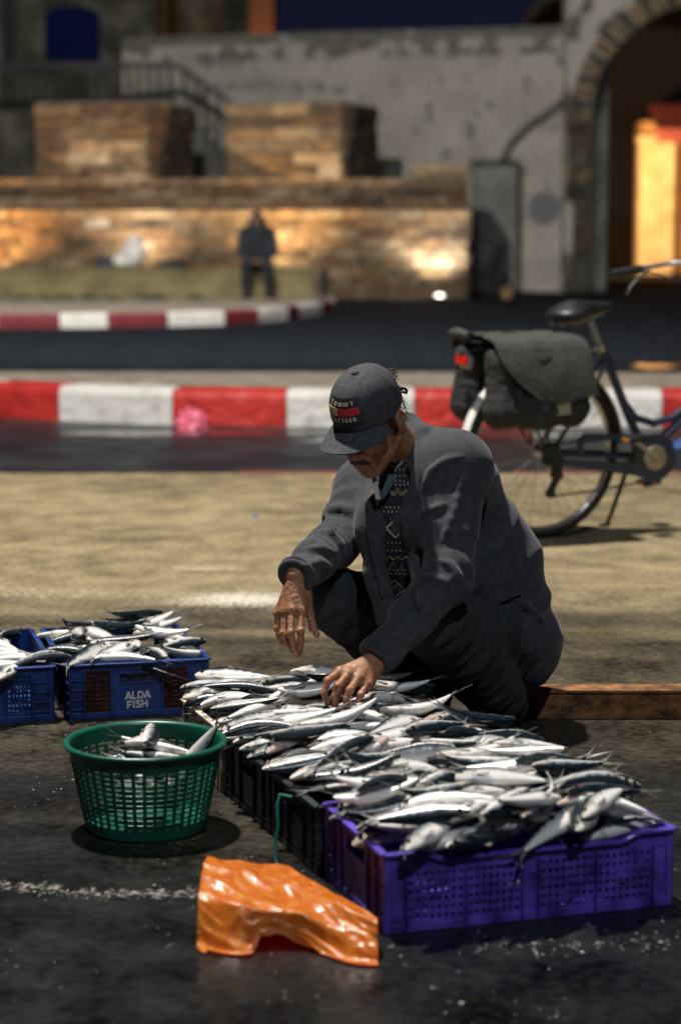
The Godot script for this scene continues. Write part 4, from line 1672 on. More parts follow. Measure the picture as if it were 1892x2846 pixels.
# ------------------------------------------------------------------ basket, bag, beam, litter
func basket() -> void:
	var g := tex_mat(ramp_tex(51, 0.02, 4, [[0.2, L(0.004, 0.07, 0.045)], [0.8, L(0.008, 0.12, 0.075)]], 128), 0.33, 4.0, false)
	var t := thing("basket", "round green plastic lattice basket half full of fish", "basket", Vector3(-0.448, 0, -4.868))
	var rad := func(y: float) -> float:
		return lerpf(0.137, 0.176, y / 0.2)
	var mb := MB.new()
	lathe(mb, [Vector2(0.0, 0.004), Vector2(0.13, 0.004), Vector2(0.136, 0.0), Vector2(0.14, 0.006), Vector2(0.142, 0.03), Vector2(0.139, 0.03), Vector2(0.134, 0.01), Vector2(0.0, 0.009)], 60)
	obj("base", mb, g, t)
	mb = MB.new()
	lathe(mb, [Vector2(0.170, 0.168), Vector2(0.1775, 0.196), Vector2(0.186, 0.197), Vector2(0.189, 0.203), Vector2(0.184, 0.208), Vector2(0.176, 0.207), Vector2(0.171, 0.2), Vector2(0.1665, 0.168), Vector2(0.170, 0.168)], 72)
	obj("rim", mb, g, t)
	mb = MB.new()
	for k in 42:
		var a := TAU * k / 42
		var o := Vector3(cos(a), 0, sin(a))
		var s := o.cross(Vector3.UP)
		var p0 := o * (rad.call(0.028) as float) + Vector3.UP * 0.028
		var p1 := o * (rad.call(0.17) as float) + Vector3.UP * 0.17
		bar(mb, p0, p1, 0.0085, 0.0035, 0.0008, o)
	obj("ribs", mb, g, t).set_meta("kind", "stuff")
	for k in 11:
		var y := 0.041 + k * 0.012
		mb = MB.new()
		var r: float = rad.call(y)
		tube(mb, ring_pts(Vector3(0, y, 0), Vector3.RIGHT, Vector3.BACK, r - 0.001, 64), [0.0028], 6, false)
		obj("hoop", mb, g, t)
	# what lies in it
	var rg := RandomNumberGenerator.new()
	rg.seed = 31
	var hp := Heap.new()
	hp.setup(-0.7, -5.1, -0.2, -4.6)
	hp.h.fill(0.08)
	for k in 14:
		var a := k * 2.4
		var r := 0.042 * sqrt(fmod(k * 0.618, 1.0))
		var c := Vector3(-0.448 + cos(a) * r, 0, -4.868 + sin(a) * r)
		var yaw := rg.randf() * TAU
		var dir := Vector3(cos(yaw), 0, sin(yaw))
		var got := hp.rest(c, dir, 0.95)
		hp.lay(c, dir, got[0], got[1], 0.95)
		fish("sardine in the green basket, %s, %s" % [["at the bottom", "in the middle of the heap", "on top of the heap"][k / 5], "head to the right" if dir.x > 0.4 else "head to the left" if dir.x < -0.4 else "head away" if dir.z < 0 else "head to the front"], "sardines in the green basket", Vector3(c.x, got[0], c.z), side_basis(dir, got[1], (PI / 2 if k % 2 else -PI / 2) + rg.randfn(0, 0.3)), rg.randi() % 6, 0.95)
	fish("silver sardine standing tail up at the basket rim", "", Vector3(-0.32, 0.185, -4.86), Basis(Vector3(-0.55, -0.8, 0.15).normalized(), Vector3(0.8, -0.55, 0).normalized(), Vector3(-0.55, -0.8, 0.15).normalized().cross(Vector3(0.8, -0.55, 0).normalized()).normalized()).orthonormalized(), 1, 0.9)

func orange_bag() -> void:
	var f := noise(77, 1.0, 3)
	var fc := noise(78, 1.0, 1, FastNoiseLite.TYPE_CELLULAR)
	fc.cellular_return_type = FastNoiseLite.RETURN_DISTANCE
	fc.cellular_distance_function = FastNoiseLite.DISTANCE_EUCLIDEAN
	var mb := MB.new()
	var nu := 80
	var nv := 72
	# profile across: up the back, over the top, then down the front
	var pts := PackedVector3Array()
	for j in nv:
		var v := float(j) / (nv - 1)
		for i in nu:
			var u := float(i) / (nu - 1)
			var x := lerpf(-0.275, 0.07, u)
			var zb := -4.33 if u < 0.5 else lerpf(-4.33, -4.035, (u - 0.5) / 0.5)   # back edge
			var zf := lerpf(-4.08, -3.985, u) + 0.012 * sin(u * 7.0)    # front crease
			var top := lerpf(0.118, 0.075, u * u) * (1.0 - 0.12 * sin(u * 3.0))
			var p := Vector3.ZERO
			if v < 0.2:
				p = Vector3(x, lerpf(0.004, top * 0.94, v / 0.2), zb - 0.01 * (1.0 - v / 0.2))
			elif v < 0.72:
				var q := (v - 0.2) / 0.52
				p = Vector3(x, top * lerpf(0.94, lerpf(0.86, 0.8, u), q) + 0.014 * sin(q * PI), lerpf(zb, zf, q))
			else:
				var q := (v - 0.72) / 0.28
				var reach := 0.42
				if u < 0.3:
					reach = 1.0
				elif u < 0.35:
					reach = lerpf(1.0, 0.42, (u - 0.3) / 0.05)
				elif u > 0.44:
					reach = lerpf(0.42, 1.0, minf(1.0, (u - 0.44) / 0.38))
				var yt := top * lerpf(0.86, 0.8, u)
				p = Vector3(x, maxf(0.004, yt - q * reach * (yt - 0.003)), zf + lerpf(0.0, 0.05 + 0.02 * sin(u * 9.0), q * reach))
			var cr := fc.get_noise_2d(u * 1.7 + v * 1.2 + 3.0, v * 6.5 - u * 1.5) * 1.2 + 0.75 * fc.get_noise_2d(u * 6.0 + 20.0, v * 11.0 - u * 3.0)
			var cr2 := f.get_noise_2d(u * 14.0 + 40.0, v * 17.0)
			var amp := 0.015 if v > 0.1 else 0.004
			p += Vector3(cr2 * 0.002, cr * amp + cr2 * 0.0012, cr2 * 0.002)
			p.y = maxf(p.y, 0.004 + 0.001 * (j % 2))
			pts.append(p)
	# the left end closes with a gusset
	sheet(mb, pts, nu, nv, 0.0012)
	var gp := PackedVector3Array()
	for j in 12:
		for i in 12:
			var u := i / 11.0
			var v := j / 11.0
			var k0 := int(lerpf(0, nv - 1, v))
			var e := pts[k0 * nu]
			var low := Vector3(-0.262 + 0.01 * sin(v * 9.0), 0.004, lerpf(-4.3, -3.99, v))
			var p := e.lerp(low, u)
			p.x -= 0.012 * sin(u * PI) * (0.6 + 0.8 * f.get_noise_2d(u * 8.0, v * 11.0))
			gp.append(p)
	sheet(mb, gp, 12, 12, 0.0012)
	var m := tex_mat(ramp_tex(52, 0.03, 4, [[0.2, L(0.72, 0.17, 0.012)], [0.5, L(0.85, 0.25, 0.022)], [0.8, L(0.88, 0.38, 0.06)]], 128), 0.36, 6.0, false, M.fine, 0.08)
	m.backlight_enabled = true
	m.backlight = Color(0.95, 0.42, 0.1)
	m.clearcoat_enabled = true
	m.clearcoat = 0.5
	m.clearcoat_roughness = 0.2
	tag(obj("plastic_bag", mb, m), "crumpled translucent orange plastic bag lying before the purple crate", "bag")

func beam() -> void:
	var t := thing("steel_beam", "rusty brown beam lying on the wet quay behind the squatting man", "beam", Vector3(0.46, 0, -5.99))
	var m := tex_mat(ramp_tex(53, 0.02, 5, [[0.2, L(0.08, 0.035, 0.012)], [0.5, L(0.2, 0.085, 0.025)], [0.8, L(0.34, 0.15, 0.05)]]), 0.75, 2.0, false, M.fine, 0.8)
	var mb := MB.new()
	box(mb, Vector3(0.9, 0.0775, 0), Vector3(1.8, 0.011, 0.085), 0.003)
	obj("top_flange", mb, m, t)
	mb = MB.new()
	box(mb, Vector3(0.9, 0.039, 0.032), Vector3(1.8, 0.066, 0.01), 0.002)
	obj("web", mb, m, t)
	mb = MB.new()
	box(mb, Vector3(0.9, 0.003, 0), Vector3(1.8, 0.006, 0.08), 0.002)
	obj("bottom_flange", mb, m, t)

func crumple(called: String, label: String, at: Vector3, r: Vector3, sd: int, m: Material, category: String) -> void:
	var mb := MB.new()
	var f := noise(sd, 1.0, 3)
	var nu := 22
	var nv := 14
	for j in nv:
		var b := PI * (j / float(nv - 1)) * 0.5
		for i in nu:
			var a := TAU * i / nu
			var d := Vector3(cos(a) * sin(b), cos(b), sin(a) * sin(b))
			var k := 0.8 + 0.5 * f.get_noise_3dv(d * 2.3) + 0.25 * absf(f.get_noise_3dv(d * 6.0))
			var p := Vector3(d.x * r.x, d.y * r.y, d.z * r.z) * k
			mb.vert(p, d)
	for j in nv - 1:
		for i in nu:
			var i2 := (i + 1) % nu
			mb.quad(j * nu + i, j * nu + i2, (j + 1) * nu + i2, (j + 1) * nu + i)
	# normals from the crumpled shape
	var acc := PackedVector3Array()
	acc.resize(mb.v.size())
	for q in range(0, mb.idx.size(), 3):
		var nn := (mb.v[mb.idx[q + 2]] - mb.v[mb.idx[q]]).cross(mb.v[mb.idx[q + 1]] - mb.v[mb.idx[q]])
		for e in 3:
			acc[mb.idx[q + e]] += nn
	for i in acc.size():
		mb.n[i] = acc[i].normalized() if acc[i].length() > 0.0 else mb.n[i]
	var o := obj(called, mb, m)
	o.position = at
	tag(o, label, category)

func litter() -> void:
	var pink := mat(L(0.8, 0.16, 0.24), 0.35)
	pink.backlight_enabled = true
	pink.backlight = Color(0.4, 0.15, 0.2)
	crumple("plastic_bag", "small crumpled pink plastic bag at the foot of the near kerb", Vector3(-0.985, -0.008, -14.35), Vector3(0.125, 0.15, 0.09), 81, pink, "bag")
	var white := mat(L(0.7, 0.68, 0.64), 0.6)
	crumple("paper_scrap", "white scrap against the red kerb stone at the left edge", Vector3(-2.3, -0.008, -15.25), Vector3(0.16, 0.04, 0.06), 82, white, "litter")
	crumple("plastic_scrap", "tiny blue scrap on the dry concrete left of the man", Vector3(-0.4, 0.0, -10.06), Vector3(0.018, 0.009, 0.012), 83, mat(L(0.03, 0.15, 0.5), 0.5), "litter")
	crumple("plastic_scrap", "blue scrap beyond the bicycle crank at the right edge", Vector3(2.08, -0.008, -13.1), Vector3(0.09, 0.06, 0.07), 84, mat(L(0.03, 0.12, 0.4), 0.5), "litter")
	# teal cord hanging from the dark green crate
	var mb := MB.new()
	tube(mb, [Vector3(-0.105, 0.157, -4.55), Vector3(-0.13, 0.16, -4.56), Vector3(-0.136, 0.14, -4.545), Vector3(-0.134, 0.1, -4.54), Vector3(-0.14, 0.065, -4.535), Vector3(-0.139, 0.03, -4.525), Vector3(-0.135, 0.005, -4.51), Vector3(-0.125, 0.004, -4.47), Vector3(-0.118, 0.004, -4.43), Vector3(-0.1, 0.004, -4.42)], [0.0035], 7)
	tag(obj("cord", mb, mat(L(0.01, 0.2, 0.16), 0.6)), "thin teal cord hanging over the side of the dark green crate", "cord")
	# scales, ice grains and crumbs strewn over the wet quay
	var rg := RandomNumberGenerator.new()
	rg.seed = 99
	var fm := MB.new()
	var cc := fm.vert(Vector3(0, 0.25, 0), Vector3.UP)
	for i in 6:
		var a := TAU * i / 6
		fm.vert(Vector3(cos(a) * (0.8 + 0.3 * (i % 2)), 0.0, sin(a) * 0.7), Vector3(cos(a) * 0.5, 1, sin(a) * 0.5).normalized())
	for i in 6:
		fm.tri(cc, cc + 1 + (i + 1) % 6, cc + 1 + i)
	var flake := fm.mesh()
	var wm := mat(L(0.6, 0.6, 0.58), 0.3)
	wm.vertex_color_use_as_albedo = true
	var mm := MultiMesh.new()
	mm.transform_format = MultiMesh.TRANSFORM_3D
	mm.use_colors = true
	mm.mesh = flake
	var thick := noise(98, 1.3, 2)
	var cnt := 2100
	mm.instance_count = cnt
	for i in cnt:
		var z := -rg.randf_range(3.3, 8.6)
		var x := rg.randf_range(-0.2, 0.2) * -z
		var s := rg.randf_range(0.0012, 0.0034) * (1.7 if rg.randf() < 0.06 else 1.0)
		if i >= 850:
			for tries in 6:  # lie in drifts
				if thick.get_noise_2d(x, z) + rg.randf() * 0.5 > 0.25:
					break
				z = -rg.randf_range(3.3, 8.6)
				x = rg.randf_range(-0.2, 0.2) * -z
		if i < 260:
			x = rg.randf_range(-0.85, -0.1)
			z = -4.3 + 0.16 * x + 0.02 * sin(x * 9.0) + rg.randfn(0, 0.02)
		elif i < 380:
			x = rg.randf_range(0.25, 0.75)
			z = -4.0 - 0.12 * x + rg.randfn(0, 0.03)
		elif i < 850:
			x = -0.33 + rg.randfn(0, 0.13)
			z = -7.86 + rg.randfn(0, 0.09)
		mm.set_instance_transform(i, Transform3D(Basis(Vector3.UP, rg.randf() * TAU).scaled(Vector3(s, s * 0.8, s)), Vector3(x, 0.0005, z)))
		var b := rg.randf_range(0.35, 1.0)
		mm.set_instance_color(i, Color(b, b * rg.randf_range(0.9, 1.0), b * rg.randf_range(0.8, 1.0)))
	var mi := MultiMeshInstance3D.new()
	mi.name = "fish_scales"
	mi.multimesh = mm
	mi.material_override = wm
	add_child(mi)
	tag(mi, "white fish scales and grains of ice strewn over the wet quay", "scales", "", "stuff")

# ------------------------------------------------------------------ bicycle
func wheel(parent: Node3D, c: Vector3) -> void:
	var w := Node3D.new()
	w.name = "wheel"
	parent.add_child(w, true)
	w.position = c
	var mb := MB.new()
	tube(mb, ring_pts(Vector3.ZERO, Vector3.RIGHT, Vector3.UP, 0.335, 72), [0.0195], 12, false)
	obj("tyre", mb, M.rubber, w)
	mb = MB.new()
	tube(mb, ring_pts(Vector3.ZERO, Vector3.RIGHT, Vector3.UP, 0.3145, 72), [0.0115], 8, false, 0.9)
	obj("rim", mb, M.chrome, w)
	mb = MB.new()
	tube(mb, [Vector3(0, 0, -0.055), Vector3(0, 0, -0.034), Vector3(0, 0, -0.033), Vector3(0, 0, -0.02), Vector3(0, 0, 0.02), Vector3(0, 0, 0.033), Vector3(0, 0, 0.034), Vector3(0, 0, 0.055)], [0.008, 0.008, 0.028, 0.02, 0.02, 0.028, 0.008, 0.008], 14)
	obj("hub", mb, M.chrome, w)
	for k in 36:
		var a := TAU * k / 36
		var s := 0.03 if k % 2 else -0.03
		var tw := 0.42 if (k / 2) % 2 else -0.42
		mb = MB.new()
		tube(mb, [Vector3(cos(a + tw) * 0.024, sin(a + tw) * 0.024, s), Vector3(cos(a) * 0.31, sin(a) * 0.31, 0)], [0.0013], 5, false)
		obj("spoke", mb, M.chrome, w)

func bicycle() -> void:
	var t := thing("bicycle", "dark navy step-through bicycle on its kickstand behind the squatting man", "bicycle", Vector3(0.868, 0, -9.37), 0.437)
	t.basis = Basis(Vector3.UP, 0.437) * Basis(Vector3.RIGHT, 0.03) * Basis.from_scale(Vector3.ONE * 1.07)
	wheel(t, Vector3(0, 0.355, 0))
	wheel(t, Vector3(1.12, 0.355, 0))
	var mb := MB.new()
	tube(mb, [Vector3(0.5, 0.315, 0), Vector3(0.4, 0.5, 0), Vector3(0.26, 0.785, 0)], [0.02, 0.019, 0.018], 12)
	tube(mb, [Vector3(0.375, 0.55, 0), Vector3(0.44, 0.478, 0), Vector3(0.53, 0.452, 0), Vector3(0.62, 0.47, 0), Vector3(0.76, 0.56, 0), Vector3(0.92, 0.7, 0)], [0.0165], 12)
	tube(mb, [Vector3(0.5, 0.32, 0), Vector3(0.66, 0.455, 0), Vector3(0.94, 0.65, 0)], [0.021], 12)
	tube(mb, [Vector3(0.955, 0.6, 0), Vector3(0.895, 0.84, 0)], [0.022], 12)
	for s in [-1.0, 1.0]:
		tube(mb, [Vector3(0.0, 0.355, s * 0.062), Vector3(0.2, 0.34, s * 0.055), Vector3(0.48, 0.318, s * 0.03)], [0.009, 0.011, 0.012], 10)
		tube(mb, [Vector3(0.0, 0.355, s * 0.062), Vector3(0.2, 0.6, s * 0.045), Vector3(0.28, 0.715, s * 0.02)], [0.008], 10)
		tube(mb, [Vector3(0.96, 0.58, s * 0.05), Vector3(1.03, 0.46, s * 0.052), Vector3(1.12, 0.355, s * 0.055)], [0.014, 0.012, 0.009], 10)
	tube(mb, [Vector3(0.46, 0.318, 0), Vector3(0.54, 0.318, 0)], [0.026], 12)
	obj("frame", mb, M.navy, t)
	# mudguards
	for wx in [0.0, 1.12]:
		mb = MB.new()
		var a0 := 0.05 if wx == 0.0 else 0.35
		var pts := PackedVector3Array()
		var white := PackedVector3Array()
		for i in 41:
			var a := lerpf(a0, 2.34 if wx == 0.0 else 2.9, i / 40.0)
			for j in 5:
				var q := (j - 2) / 2.0
				var r := 0.378 - 0.012 * q * q
				pts.append(Vector3(wx + cos(a) * r, 0.355 + sin(a) * r, q * 0.027))
				var aw := lerpf(2.345, 2.87, i / 40.0)
				white.append(Vector3(wx + cos(aw) * r, 0.355 + sin(aw) * r, q * 0.027))
		sheet(mb, pts, 5, 41, 0.002)
		obj("mudguard", mb, M.blackplastic, t)
		if wx == 0.0:
			mb = MB.new()
			sheet(mb, white, 5, 41, 0.002)
			obj("mudguard_tip", mb, mat(L(0.75, 0.75, 0.72), 0.4), t).set_meta("label", "white rear end of the mudguard")
			mb = MB.new()
			box(mb, Vector3(-0.383, 0.405, 0), Vector3(0.008, 0.1, 0.06), 0.003, Basis(Vector3.BACK, -0.05))
			obj("mud_flap", mb, M.rubber, t)
	# saddle and post
	mb = MB.new()
	tube(mb, [Vector3(0.262, 0.775, 0), Vector3(0.212, 0.885, 0)], [0.0135], 12)
	obj("seat_post", mb, M.chrome, t)
	mb = MB.new()
	tube(mb, [Vector3(0.27, 0.76, 0), Vector3(0.256, 0.792, 0)], [0.023], 12)
	bar(mb, Vector3(0.25, 0.778, 0.015), Vector3(0.2, 0.77, 0.03), 0.01, 0.012, 0.003)
	obj("seat_clamp", mb, M.chrome, t)
	var f := Field.new()
	f.folds = noise(3, 1.0, 2)
	f.ball(Vector3(0.1, 0.915, 0.0), Vector3(0.085, 0.038, 0.095), Basis(Vector3.BACK, 0.1), 0.03)
	f.cap(Vector3(0.12, 0.925, 0), Vector3(0.285, 0.94, 0), 0.04, 0.022, 0.05)
	mb = MB.new()
	mesh_field(f, 0.012, mb)
	obj("saddle", mb, M.blackplastic, t)
	mb = MB.new()
	for s in [-1.0, 1.0]:
		tube(mb, [Vector3(0.06, 0.885, s * 0.03), Vector3(0.14, 0.872, s * 0.022), Vector3(0.26, 0.915, s * 0.012)], [0.0035], 6)
		tube(mb, ring_pts(Vector3(0.06, 0.88, s * 0.04), Vector3.RIGHT, Vector3.UP, 0.014, 10), [0.004], 6, false)
	obj("saddle_springs", mb, M.chrome, t)
	# chain case, crank, pedals
	mb = MB.new()
	var poly := PackedVector2Array()
	for i in 25:
		var a := lerpf(-1.75, 1.85, i / 24.0)
		poly.append(Vector2(0.5 + cos(a) * 0.1, 0.318 + sin(a) * 0.1))
	poly.append_array([Vector2(0.3, 0.425), Vector2(0.165, 0.43), Vector2(0.135, 0.41), Vector2(0.135, 0.335), Vector2(0.155, 0.335), Vector2(0.158, 0.395), Vector2(0.3, 0.4), Vector2(0.4, 0.375), Vector2(0.4, 0.3), Vector2(0.07, 0.33), Vector2(0.07, 0.305), Vector2(0.42, 0.245)])
	prism(mb, poly, 0.022, Transform3D(Basis(), Vector3(0, 0, 0.055)))
	obj("chain_case", mb, M.navy, t)
	mb = MB.new()
	lathe(mb, [Vector2(0.0, 0.006), Vector2(0.02, 0.006), Vector2(0.05, 0.004), Vector2(0.052, 0.0), Vector2(0.052, -0.004)], 28, Transform3D(Basis(Vector3.RIGHT, Vector3.BACK, Vector3.DOWN), Vector3(0.5, 0.318, 0.069)))
	obj("chain_ring", mb, mat(L(0.4, 0.36, 0.28), 0.4, 0.6), t)
	mb = MB.new()
	bar(mb, Vector3(0.5, 0.318, 0.083), Vector3(0.352, 0.415, 0.09), 0.018, 0.012, 0.003, Vector3.BACK)
	obj("crank", mb, mat(L(0.5, 0.46, 0.38), 0.35, 0.7), t)
	mb = MB.new()
	bar(mb, Vector3(0.5, 0.318, -0.07), Vector3(0.6, 0.19, -0.08), 0.018, 0.012, 0.003, Vector3.BACK)
	obj("crank", mb, M.chrome, t)
	for p in [Vector3(0.352, 0.415, 0.14), Vector3(0.6, 0.185, -0.13)]:
		mb = MB.new()
		box(mb, p, Vector3(0.085, 0.024, 0.085), 0.006, Basis(Vector3.BACK, 0.15))
		var pd := obj("pedal", mb, M.blackplastic, t)
		mb = MB.new()
		box(mb, p + Vector3(-0.044, -0.006, 0), Vector3(0.004, 0.014, 0.05), 0.001, Basis(Vector3.BACK, 0.15))
		obj("reflector", mb, mat(L(0.6, 0.25, 0.03), 0.2), pd)
	# derailleur, chain, stand
	mb = MB.new()
	box(mb, Vector3(0.0, 0.36, 0.07), Vector3(0.085, 0.085, 0.03), 0.02)
	box(mb, Vector3(0.03, 0.3, 0.075), Vector3(0.05, 0.09, 0.02), 0.01, Basis(Vector3.BACK, -0.3))
	box(mb, Vector3(0.015, 0.235, 0.075), Vector3(0.035, 0.1, 0.018), 0.008, Basis(Vector3.BACK, -0.5))
	box(mb, Vector3(-0.015, 0.325, 0.08), Vector3(0.05, 0.03, 0.025), 0.01)
	for c in [Vector3(0.032, 0.27, 0.075), Vector3(0.0, 0.2, 0.075)]:
		tube(mb, [c + Vector3(0, 0, -0.006), c + Vector3(0, 0, 0.006)], [0.022], 12)
	obj("derailleur", mb, M.blackplastic, t)
	mb = MB.new()
	tube(mb, [Vector3(0.0, 0.18, 0.06), Vector3(0.2, 0.195, 0.06), Vector3(0.48, 0.222, 0.06)], [0.0045], 6)
	tube(mb, [Vector3(0.01, 0.395, 0.06), Vector3(0.3, 0.41, 0.06)], [0.0045], 6)
	obj("chain", mb, M.darkmetal, t)
	mb = MB.new()
	tube(mb, [Vector3(0.44, 0.3, -0.03), Vector3(0.425, 0.2, -0.06), Vector3(0.4, 0.006, -0.13)], [0.011, 0.0105, 0.009], 8)
	box(mb, Vector3(0.392, 0.012, -0.132), Vector3(0.05, 0.012, 0.025), 0.004)
	obj("kickstand", mb, M.blackplastic, t)
	# rack, lamp
	mb = MB.new()
	for s in [-1.0, 1.0]:
		tube(mb, [Vector3(0.2, 0.78, s * 0.03), Vector3(0.12, 0.805, s * 0.06), Vector3(-0.3, 0.812, s * 0.06), Vector3(-0.37, 0.815, s * 0.04)], [0.006], 8)
		tube(mb, [Vector3(-0.06, 0.805, s * 0.062), Vector3(-0.01, 0.37, s * 0.07)], [0.005], 8)
		tube(mb, [Vector3(-0.28, 0.81, s * 0.06), Vector3(-0.02, 0.375, s * 0.07)], [0.005], 8)
	tube(mb, [Vector3(-0.37, 0.815, 0.04), Vector3(-0.38, 0.816, 0), Vector3(-0.37, 0.815, -0.04)], [0.006], 8)
	obj("rack", mb, M.darkmetal, t)
	mb = MB.new()
	box(mb, Vector3(-0.36, 0.735, 0), Vector3(0.035, 0.06, 0.095), 0.015)
	obj("rear_lamp_housing", mb, mat(L(0.3, 0.3, 0.3), 0.4), t)
	mb = MB.new()
	box(mb, Vector3(-0.378, 0.742, 0), Vector3(0.014, 0.038, 0.088), 0.006)
	var rl := mat(L(0.75, 0.02, 0.02), 0.15)
	obj("rear_reflector", mb, rl, t)
	# handlebar
	mb = MB.new()
	tube(mb, [Vector3(0.895, 0.84, 0), Vector3(0.872, 0.94, 0), Vector3(0.9, 1.03, 0)], [0.014, 0.013, 0.012], 10)
	obj("stem", mb, M.chrome, t)
	for s in [-1.0, 1.0]:
		mb = MB.new()
		tube(mb, [Vector3(0.9, 1.03, 0), Vector3(0.91, 1.06, s * 0.09), Vector3(0.87, 1.1, s * 0.2), Vector3(0.78, 1.1, s * 0.27), Vector3(0.7, 1.085, s * 0.285), Vector3(0.62, 1.075, s * 0.29)], [0.0112], 10)
		obj("handlebar", mb, M.chrome, t)
		mb = MB.new()
		tube(mb, [Vector3(0.63, 1.076, s * 0.29), Vector3(0.55, 1.064, s * 0.29), Vector3(0.48, 1.054, s * 0.29)], [0.0165, 0.017, 0.0155], 12)
		obj("grip", mb, M.rubber, t)
		mb = MB.new()
		box(mb, Vector3(0.65, 1.074, s * 0.29), Vector3(0.04, 0.034, 0.034), 0.01)
		tube(mb, [Vector3(0.66, 1.06, s * 0.29), Vector3(0.62, 1.04, s * 0.29), Vector3(0.58, 1.005, s * 0.29), Vector3(0.56, 0.965, s * 0.29)], [0.008, 0.008, 0.007, 0.006], 8, true, 0.6)
		obj("brake_lever", mb, M.chrome, t)
		mb = MB.new()
		tube(mb, [Vector3(0.66, 1.06, s * 0.285), Vector3(0.72, 1.05, s * 0.27), Vector3(0.82, 1.0, s * 0.15), Vector3(0.93, 0.8, s * 0.03)], [0.0025], 6, false)
		obj("brake_cable", mb, M.rubber, t)
	panniers(t.transform)

# a pair of canvas bags slung over the rack
func panniers(bt: Transform3D) -> void:
	var t := thing("pannier_bag", "worn grey-green canvas double pannier hanging over the bicycle rack", "bag", bt.origin)
	t.transform = bt
	var canvas := tex_mat(ramp_tex(54, 0.03, 5, [[0.2, L(0.028, 0.032, 0.028)], [0.5, L(0.044, 0.048, 0.042)], [0.8, L(0.064, 0.068, 0.06)]]), 0.85, 5.0, false, M.fine, 0.25)
	var darkc := tex_mat(ramp_tex(56, 0.03, 5, [[0.2, L(0.012, 0.014, 0.015)], [0.8, L(0.03, 0.032, 0.032)]], 128), 0.85, 3.0, false, M.fine, 0.7)
	for s in [1.0, -1.0]:
		var f := Field.new()
		f.folds = noise(500 + int(s), 1.0, 3)
		f.cap(Vector3(-0.27, 0.74, s * 0.125), Vector3(0.03, 0.74, s * 0.125), 0.05, 0.05, 0.05, 0.008, 0.6)
		f.cap(Vector3(-0.27, 0.55, s * 0.135), Vector3(0.05, 0.55, s * 0.135), 0.062, 0.062, 0.09, 0.008, 0.6)
		f.cap(Vector3(-0.27, 0.74, s * 0.125), Vector3(-0.27, 0.55, s * 0.135), 0.055, 0.062, 0.05, 0.006, 0.6)
		f.cap(Vector3(0.03, 0.74, s * 0.125), Vector3(0.05, 0.55, s * 0.135), 0.05, 0.062, 0.05, 0.006, 0.6)
		f.cap(Vector3(-0.12, 0.72, s * 0.125), Vector3(-0.11, 0.56, s * 0.14), 0.06, 0.068, 0.08, 0.008, 0.6)
		var mb := MB.new()
		mesh_field(f, 0.013, mb)
		obj("bag_body", mb, darkc, t)
		# flap: over the top and down the outside
		mb = MB.new()
		var pts := PackedVector3Array()
		for j in 15:
			var v := j / 14.0
			for i in 17:
				var u := i / 16.0
				var qd := clampf((v - 0.4) / 0.6, 0, 1)
				var x := lerpf(lerpf(-0.33, -0.14, qd * qd), lerpf(0.085, 0.12, qd), u)
				var drop := 0.235 + 0.012 * sin(u * 5.0)
				var y := 0.832
				var z := 0.0
				if v < 0.4:
					z = lerpf(0.012, 0.165, v / 0.4)
					y = 0.84 - 0.012 * (v / 0.4) * (v / 0.4)
				else:
					var q := (v - 0.4) / 0.6
					z = 0.168 + 0.055 * sin(minf(q * 1.6, 1.57))
					y = 0.828 - drop * q
				z += 0.008 * f.folds.get_noise_2d(u * 3.0, v * 3.0)
				y += 0.008 * f.folds.get_noise_2d(u * 5.0 + 9.0, v * 5.0)
				pts.append(Vector3(x, y, z * s))
		sheet(mb, pts, 17, 15, 0.006)
		obj("flap", mb, canvas, t)
		for x in [-0.24, 0.0]:
			mb = MB.new()
			bar(mb, Vector3(x, 0.64, s * 0.222), Vector3(x + 0.012, 0.53, s * 0.212), 0.022, 0.005, 0.001, Vector3(0, 0, s))
			obj("strap", mb, M.blackplastic, t)
		mb = MB.new()
		var tri := PackedVector2Array([Vector2(-0.09, 0.585), Vector2(0.005, 0.6), Vector2(0.01, 0.535), Vector2(-0.085, 0.53), Vector2(-0.1, 0.55)])
		prism(mb, tri, 0.004, Transform3D(Basis(), Vector3(0, 0, s * 0.213)))
		obj("patch", mb, mat(L(0.33, 0.3, 0.22), 0.8), t).set_meta("label", "pale reflective patch below the flap")
	var mb2 := MB.new()
	tube(mb2, [Vector3(-0.385, 0.842, -0.07), Vector3(-0.395, 0.85, 0.0), Vector3(-0.385, 0.842, 0.07)], [0.016, 0.02, 0.016], 10)
	obj("rear_roll", mb2, canvas, t)

# ------------------------------------------------------------------ people
const J := {
	LH = Vector3(0.454, 0.248, -5.86), RH = Vector3(0.335, 0.247, -5.96), LK = Vector3(0.242, 0.353, -5.5), LA = Vector3(0.443, 0.072, -5.76),
	RK = Vector3(-0.018, 0.395, -5.66), RA = Vector3(0.241, 0.09, -5.86), T0 = Vector3(0.482, 0.238, -5.9), T1 = Vector3(0.392, 0.475, -5.85),
	T2 = Vector3(0.28, 0.69, -5.77), LS = Vector3(0.293, 0.743, -5.58), RS = Vector3(0.072, 0.665, -5.84), RE = Vector3(-0.014, 0.543, -5.64),
	RW = Vector3(-0.114, 0.494, -5.43), LE = Vector3(0.27, 0.486, -5.42), LW = Vector3(0.091, 0.312, -5.3), CH = Vector3(0.136, 0.601, -5.58),
	BE = Vector3(0.208, 0.381, -5.66), NB = Vector3(0.172, 0.774, -5.66)}
